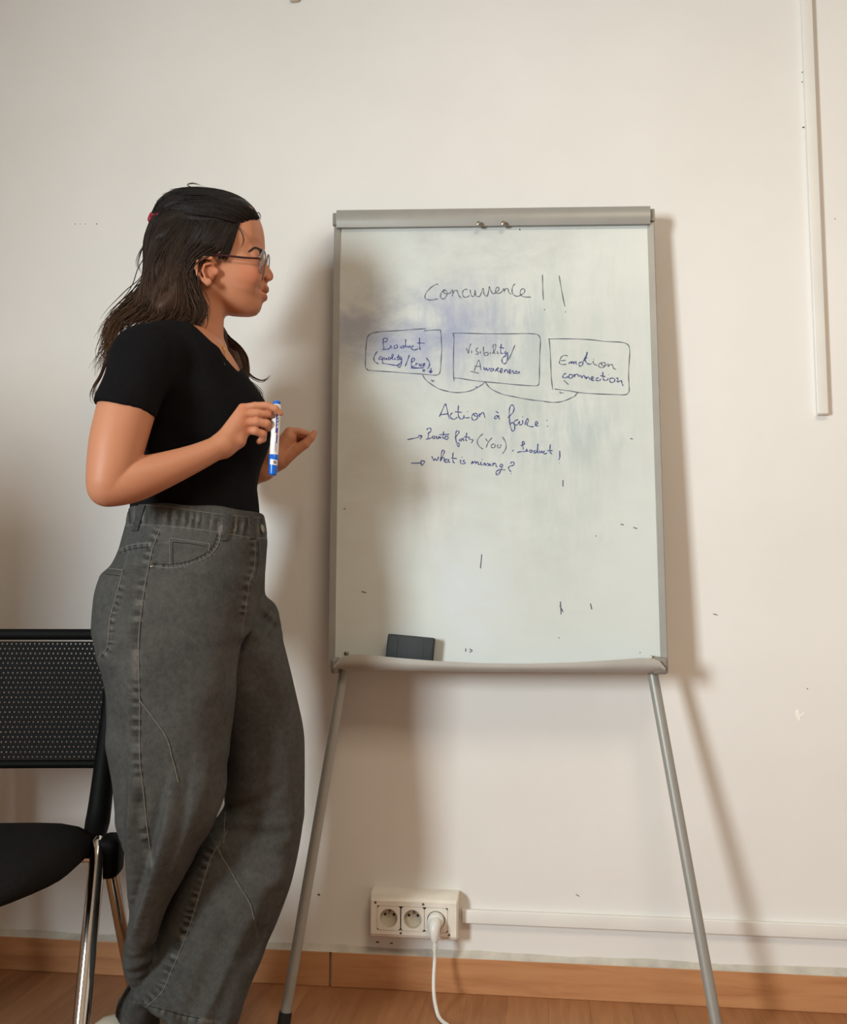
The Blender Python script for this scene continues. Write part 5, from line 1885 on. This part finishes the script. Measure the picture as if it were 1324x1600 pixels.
WISP = [[(170, 540, -.10), (163, 565, -.11), (156, 585, -.12), (146, 603, -.125), (140, 615, -.13), (141, 627, -.13), (148, 632, -.13)],
        [(172, 545, -.10), (166, 570, -.11), (158, 590, -.12), (150, 604, -.125), (151, 616, -.13), (150, 622, -.13), (152, 630, -.13)]]
sheet(WISP, 12, 0.0016, 0.0006, head=False)
LOCK = [[(336, 498, .060), (342, 522, .064), (353, 545, .064), (358, 567, .062), (367, 585, .056), (371, 600, .050), (374, 612, .046)],
        [(338, 495, .060), (350, 524, .066), (366, 545, .068), (376, 565, .064), (381, 583, .056), (380, 600, .050), (384, 612, .046)],
        [(339, 494, .060), (354, 522, .068), (374, 541, .070), (386, 560, .066), (388, 578, .058), (388, 594, .052), (394, 604, .050)]]
sheet(LOCK, 300, 0.0016, 0.0008, wave=0.003, head=False)
W2 = [[(384, 575, .055), (392, 586, .055), (404, 593, .056), (414, 593.5, .058), (421, 588, .06), (424, 583, .06)],
      [(383, 578, .055), (391, 589, .055), (403, 596, .056), (412, 596, .058), (419, 591, .06), (422, 586, .06)]]
sheet(W2, 9, 0.0008, 0.0006, head=False)
W3 = [[(380, 585, .052), (391, 594, .052), (402, 603, .054), (410, 612, .055), (414, 622, .055), (416, 634, .055)],
      [(378, 590, .050), (386, 600, .050), (396, 606, .052), (403, 614, .054), (406, 624, .055), (408, 636, .055)]]
sheet(W3, 14, 0.0014, 0.0006, head=False)
W4 = [[(343, 508, .062), (348, 514, .064), (353, 522, .066), (356, 530, .068), (360, 536, .068)],
      [(344, 505, .062), (350, 510, .064), (356, 520, .066), (361, 531, .068), (366, 540, .068)]]
sheet(W4, 6, 0.0006, 0.0005, head=False)
FLYAWAY = [[(300, 293, 0), (292, 288.5, 0), (300, 286, 0), (312, 288, 0), (322, 291, 0)], [(263, 313, 0), (262, 306, 0), (268, 303, 0), (277, 304, 0), (284, 306, 0)]]
for g in FLYAWAY:
    sheet([g, [(x + 2, y + 1.5, s + .01) for x, y, s in g]], 4, 0.0006, 0.00045)
sheet([[(225, 385, -.02), (217, 398, -.03), (213, 412, -.03), (216, 424, -.03), (221, 436, -.03)], [(226, 380, -.02), (220, 396, -.03), (217, 410, -.03), (220, 420, -.03), (224, 432, -.03)]], 10, 0.001, 0.0005)
sheet([[(402, 334, 0), (405, 333, 0), (407, 338, 0), (406.5, 344, 0), (404, 349, 0)], [(401, 333, -.01), (404, 331, -.01), (408, 336, -.01), (408.5, 343, -.01), (406, 350, -.01)]], 5, 0.0005, 0.0004)
sheet([[(372, 350, -.066), (379, 362, -.066), (382, 374, -.066), (379, 385, -.067), (372, 391, -.068)], [(368, 352, -.066), (376, 364, -.066), (379, 375, -.066), (376, 384, -.067), (369, 390, -.068)]], 4, 0.0005, 0.0004)
sheet([[(376, 346, -.064), (371, 358, -.066), (366, 374, -.068), (361, 390, -.07), (356, 402, -.071), (350, 412, -.071)], [(370, 347, -.066), (362, 360, -.069), (354, 376, -.073), (347, 391, -.076), (341, 402, -.077), (337, 409, -.077)]], 200, 0.0012, 0.0006, wave=0.001)
strands = hm.build('hair_strands', HAIR, hair, sharp=False)
sa_ = strands.data.attributes.new('shade', 'FLOAT', 'POINT')
sa_.data.foreach_set('value', shade)

# hair claw
cf = Field()
for a_, b_, r1, r2 in (((238.5, 336.5, -.030), (236.5, 343, -.030), 5.6, 6.0), ((237, 343, -.030), (240, 348, -.030), 5.4, 4.4), ((240, 338, -.036), (248, 336, -.060), 4.0, 3.2), ((248, 336, -.060), (254, 332.5, -.064), 3.0, 1.8),
                       ((240, 344, -.036), (249, 347.5, -.062), 3.8, 2.4), ((239.0, 348, -.034), (242, 355, -.056), 4.0, 2.4), ((238.5, 338, -.030), (238, 340, .012), 3.2, 3.2), ((240, 336, .014), (238, 346, .014), 5.6, 5.6)):
    cf.add(cone(HP(*a_), HP(*b_), r1 / K, r2 / K), 0.003)
c_ = HP(242, 343, 0)
V, Q = mesh_field(cf, c_ - 0.08, c_ + 0.08, 0.0016)
link('hair_claw', to_mesh('hair_claw', V, Q), CLIP, hair)
hair.children[-1]['label'] = 'dark red claw clip'

# ------------------------------------------------------------------ eyeglasses
gl = empty('eyeglasses')
gl.parent = person
for sd in (-1, 1):
    # rim: rounded square standing across her line of sight
    ca = np.array(HP(411.0, 413.0, -0.0335))
    if sd > 0:
        ca = ca + SD * 0.067 + FD * 0.003 + np.array((0, 0, 0.017))
    up = np.array((0.13, 0, 1.0))
    up /= np.linalg.norm(up)
    wd = SD * 1.0 - FD * 0.03 * sd
    rimp = []
    for j in range(40):
        a = 2 * math.pi * j / 40
        k = (abs(math.cos(a)) ** 3.2 + abs(math.sin(a)) ** 3.2) ** (-1 / 3.2)
        rimp.append(ca + wd * 0.0265 * k * math.cos(a) + up * 0.0232 * k * math.sin(a))
    m = MB()
    m.tube(rimp + rimp[:2], 0.0016, 8, caps=False)
    m.build('rim', FRAMEC, gl)
    m = MB()
    f_, b_ = [p + FD * 0.0007 for p in rimp], [p - FD * 0.0007 for p in rimp]
    m.add(f_ + b_, [tuple(range(40)), tuple(reversed(range(40, 80)))] + [(j, 40 + j, 40 + (j + 1) % 40, (j + 1) % 40) for j in range(40)])
    m.build('lens', LENS, gl, smooth=False)
    # temple arm running back to the ear
    corner = ca + wd * 0.0262 * sd + up * 0.0130
    if sd < 0:
        hinge = np.array(HP(405.5, 403.6, -0.0660))
        t_ = [hinge, HP(395, 403.3, -0.0690), HP(380, 402.4, -0.0720), HP(362, 400.4, -0.0745), HP(340, 398.6, -0.0775), HP(318, 399.5, -0.081), HP(306, 408, -0.080)]
    else:
        hinge = corner - FD * 0.004 + SD * 0.004
        t_ = [hinge, hinge - FD * 0.012 + SD * 0.003, hinge - FD * 0.04 + SD * 0.007, hinge - FD * 0.08 + SD * 0.009, hinge - FD * 0.11 + SD * 0.009]
    m = MB()
    m.tube(spline(t_, 5), 0.0021, 8)
    m.build('temple', FRAMEM, gl)
    MB().tube([corner, (corner + hinge) / 2 + FD * 0.001, hinge], [0.0022, 0.0024, 0.0022], 8).build('hinge', FRAMEC, gl)
cn = HP(412.0, 405.0, -0.0335)
cm = cn + SD * 0.0335
m = MB()
m.tube(spline([cn + SD * 0.026 + np.array((0, 0, 0.004)), cm + np.array((0, 0, 0.010)), cn + SD * 0.041 + np.array((0, 0, 0.012))], 6), 0.0017, 8)
m.build('bridge', FRAMEC, gl)

# ------------------------------------------------------------------ necklace on the skin
nk = empty('necklace')
nk.parent = person


def on_skin(px, py, off=0.001):
    h = body_bvh.ray_cast(CL, Vector(lray(px, py)).normalized())
    return h[0] + h[1] * off if h[0] is not None else None


chain = [on_skin(px, py) for px, py in spline([(303, 525), (308, 530), (312, 534), (320, 543.5), (329, 554), (339, 563), (348, 571), (352, 566), (351.5, 559), (349.5, 549), (346.5, 540)], 5)]
chain = [p for p in chain if p is not None]
MB().tube(chain, 0.0006, 5).build('chain', GOLD, nk)
for px, py, mt in ((308, 530, GOLD), (312.5, 533.5, GOLD), (328, 553.5, CHARM), (348, 571, CHARM), (350, 547, GOLD), (352, 563, GOLD), (347, 541.5, GOLD)):
    p = on_skin(px, py, 0.0015)
    if p is None:
        continue
    m = MB()
    r = 0.0030 if mt is CHARM else 0.0020
    for j in range(4):
        a = math.pi / 4 + j * math.pi / 2
        c = np.array(p) + np.array((math.cos(a), -0.15, math.sin(a))) * r * 0.8
        m.lathe([(-r * 0.5, r * 0.3), (-r * 0.3, r * 0.75), (r * 0.1, r * 0.75), (r * 0.35, r * 0.3)], c, (0.2, -1, 0.1), 10)
    o = m.build('charm', mt, nk)

# ------------------------------------------------------------------ the marker in her right hand
ma, mbm = P(433.0, 626.5, DH + 0.008), P(426.2, 743.0, DH + 0.008)
mw = lambda p: PRM @ np.array(p) + PROOT
A, Bm = mw(ma), mw(mbm)
marker = empty('marker_pen', tuple((A + Bm) / 2))
A, Bm = A - (A + Bm) / 2, Bm - (A + Bm) / 2
ax = Bm - A
LM = np.linalg.norm(ax)
ax /= LM
R0 = 6.75 / K
MB().lathe([(0.0, R0 * 0.55), (0.0015, R0 * 0.82), (LM * 0.055, R0 * 0.88), (LM * 0.06, R0 * 0.88)], A, ax, 32).build('end_plug', BLUEP, marker, sharp=35)
MB().lathe([(LM * 0.05, R0 * 0.90), (LM * 0.07, R0 * 0.95), (LM * 0.735, R0 * 0.98), (LM * 0.74, R0 * 0.9)], A, ax, 32).build('barrel', MWHITE, marker, sharp=35)
MB().lathe([(LM * 0.725, R0 * 1.03), (LM * 0.73, R0 * 1.08), (LM * 0.86, R0 * 1.02), (LM * 0.97, R0 * 0.93), (LM * 0.99, R0 * 0.86), (LM, R0 * 0.6)], A, ax, 32).build('cap', BLUEP, marker, sharp=35)
tocam = CAM - (mw(ma) + mw(mbm)) / 2
e1 = tocam - ax * (tocam @ ax)
e1 /= np.linalg.norm(e1)
e2 = np.cross(ax, e1)
e2 = e2 if e2[0] > 0 else -e2


def wrap(m, t0, t1, a0, a1, r, mi=0, n=10, skew=0.0):
    vs, fs = [], []
    for s, t in ((0, t0), (1, t1)):
        for i in range(n + 1):
            a = a0 + (a1 - a0) * i / n
            tt = t + skew * (i / n)
            for rr_ in (r, r + 0.00025):
                vs.append(A + ax * LM * tt + (e1 * math.cos(a) + e2 * math.sin(a)) * rr_)
    k = (n + 1) * 2
    for i in range(n):
        fs += [(2 * i + 1, 2 * i + 3, k + 2 * i + 3, k + 2 * i + 1), (2 * i, 2 * i + 1, k + 2 * i + 1, k + 2 * i), ]
    fs += [(2 * i, 2 * i + 2, 2 * i + 3, 2 * i + 1) for i in range(n)] + [(k + 2 * i, k + 2 * i + 1, k + 2 * i + 3, k + 2 * i + 2) for i in range(n)]
    m.add(vs, fs, mi)


lb = MB()
wrap(lb, 0.13, 0.44, 0.05, 0.62, R0 * 0.968, 0)
wrap(lb, 0.44, 0.56, 0.28, 0.62, R0 * 0.968, 0, skew=0.03)
for k in range(5):
    wrap(lb, 0.17 + k * 0.045, 0.20 + k * 0.045, 0.30 + 0.03 * (k % 2), 0.56, R0 * 0.972 + 0.0002, 2, 4, skew=-0.02)
wrap(lb, 0.42, 0.46, 0.36, 0.50, R0 * 0.972 + 0.0002, 1, 3)
wrap(lb, 0.56, 0.69, 0.16, 0.24, R0 * 0.975, 0, 3)
wrap(lb, 0.59, 0.70, 0.40, 0.46, R0 * 0.977, 0, 3)
lb.build('label_print', [MNAVY, MRED, MWHITE], marker, smooth=False)
st = MB()
wrap(st, 0.79, 0.86, -0.75, 0.95, R0 * 1.055, 0, 14, skew=0.012)
for k in range(4):
    wrap(st, 0.808 + 0.002 * k, 0.85 + 0.002 * k, 0.0 + 0.16 * k, 0.09 + 0.16 * k, R0 * 1.055 + 0.0004, 1, 2)
st.build('price_sticker', [MWHITE, SPECK], marker, smooth=False)
tag(marker, 'blue and white capped marker held upright in the raised right hand', 'marker')
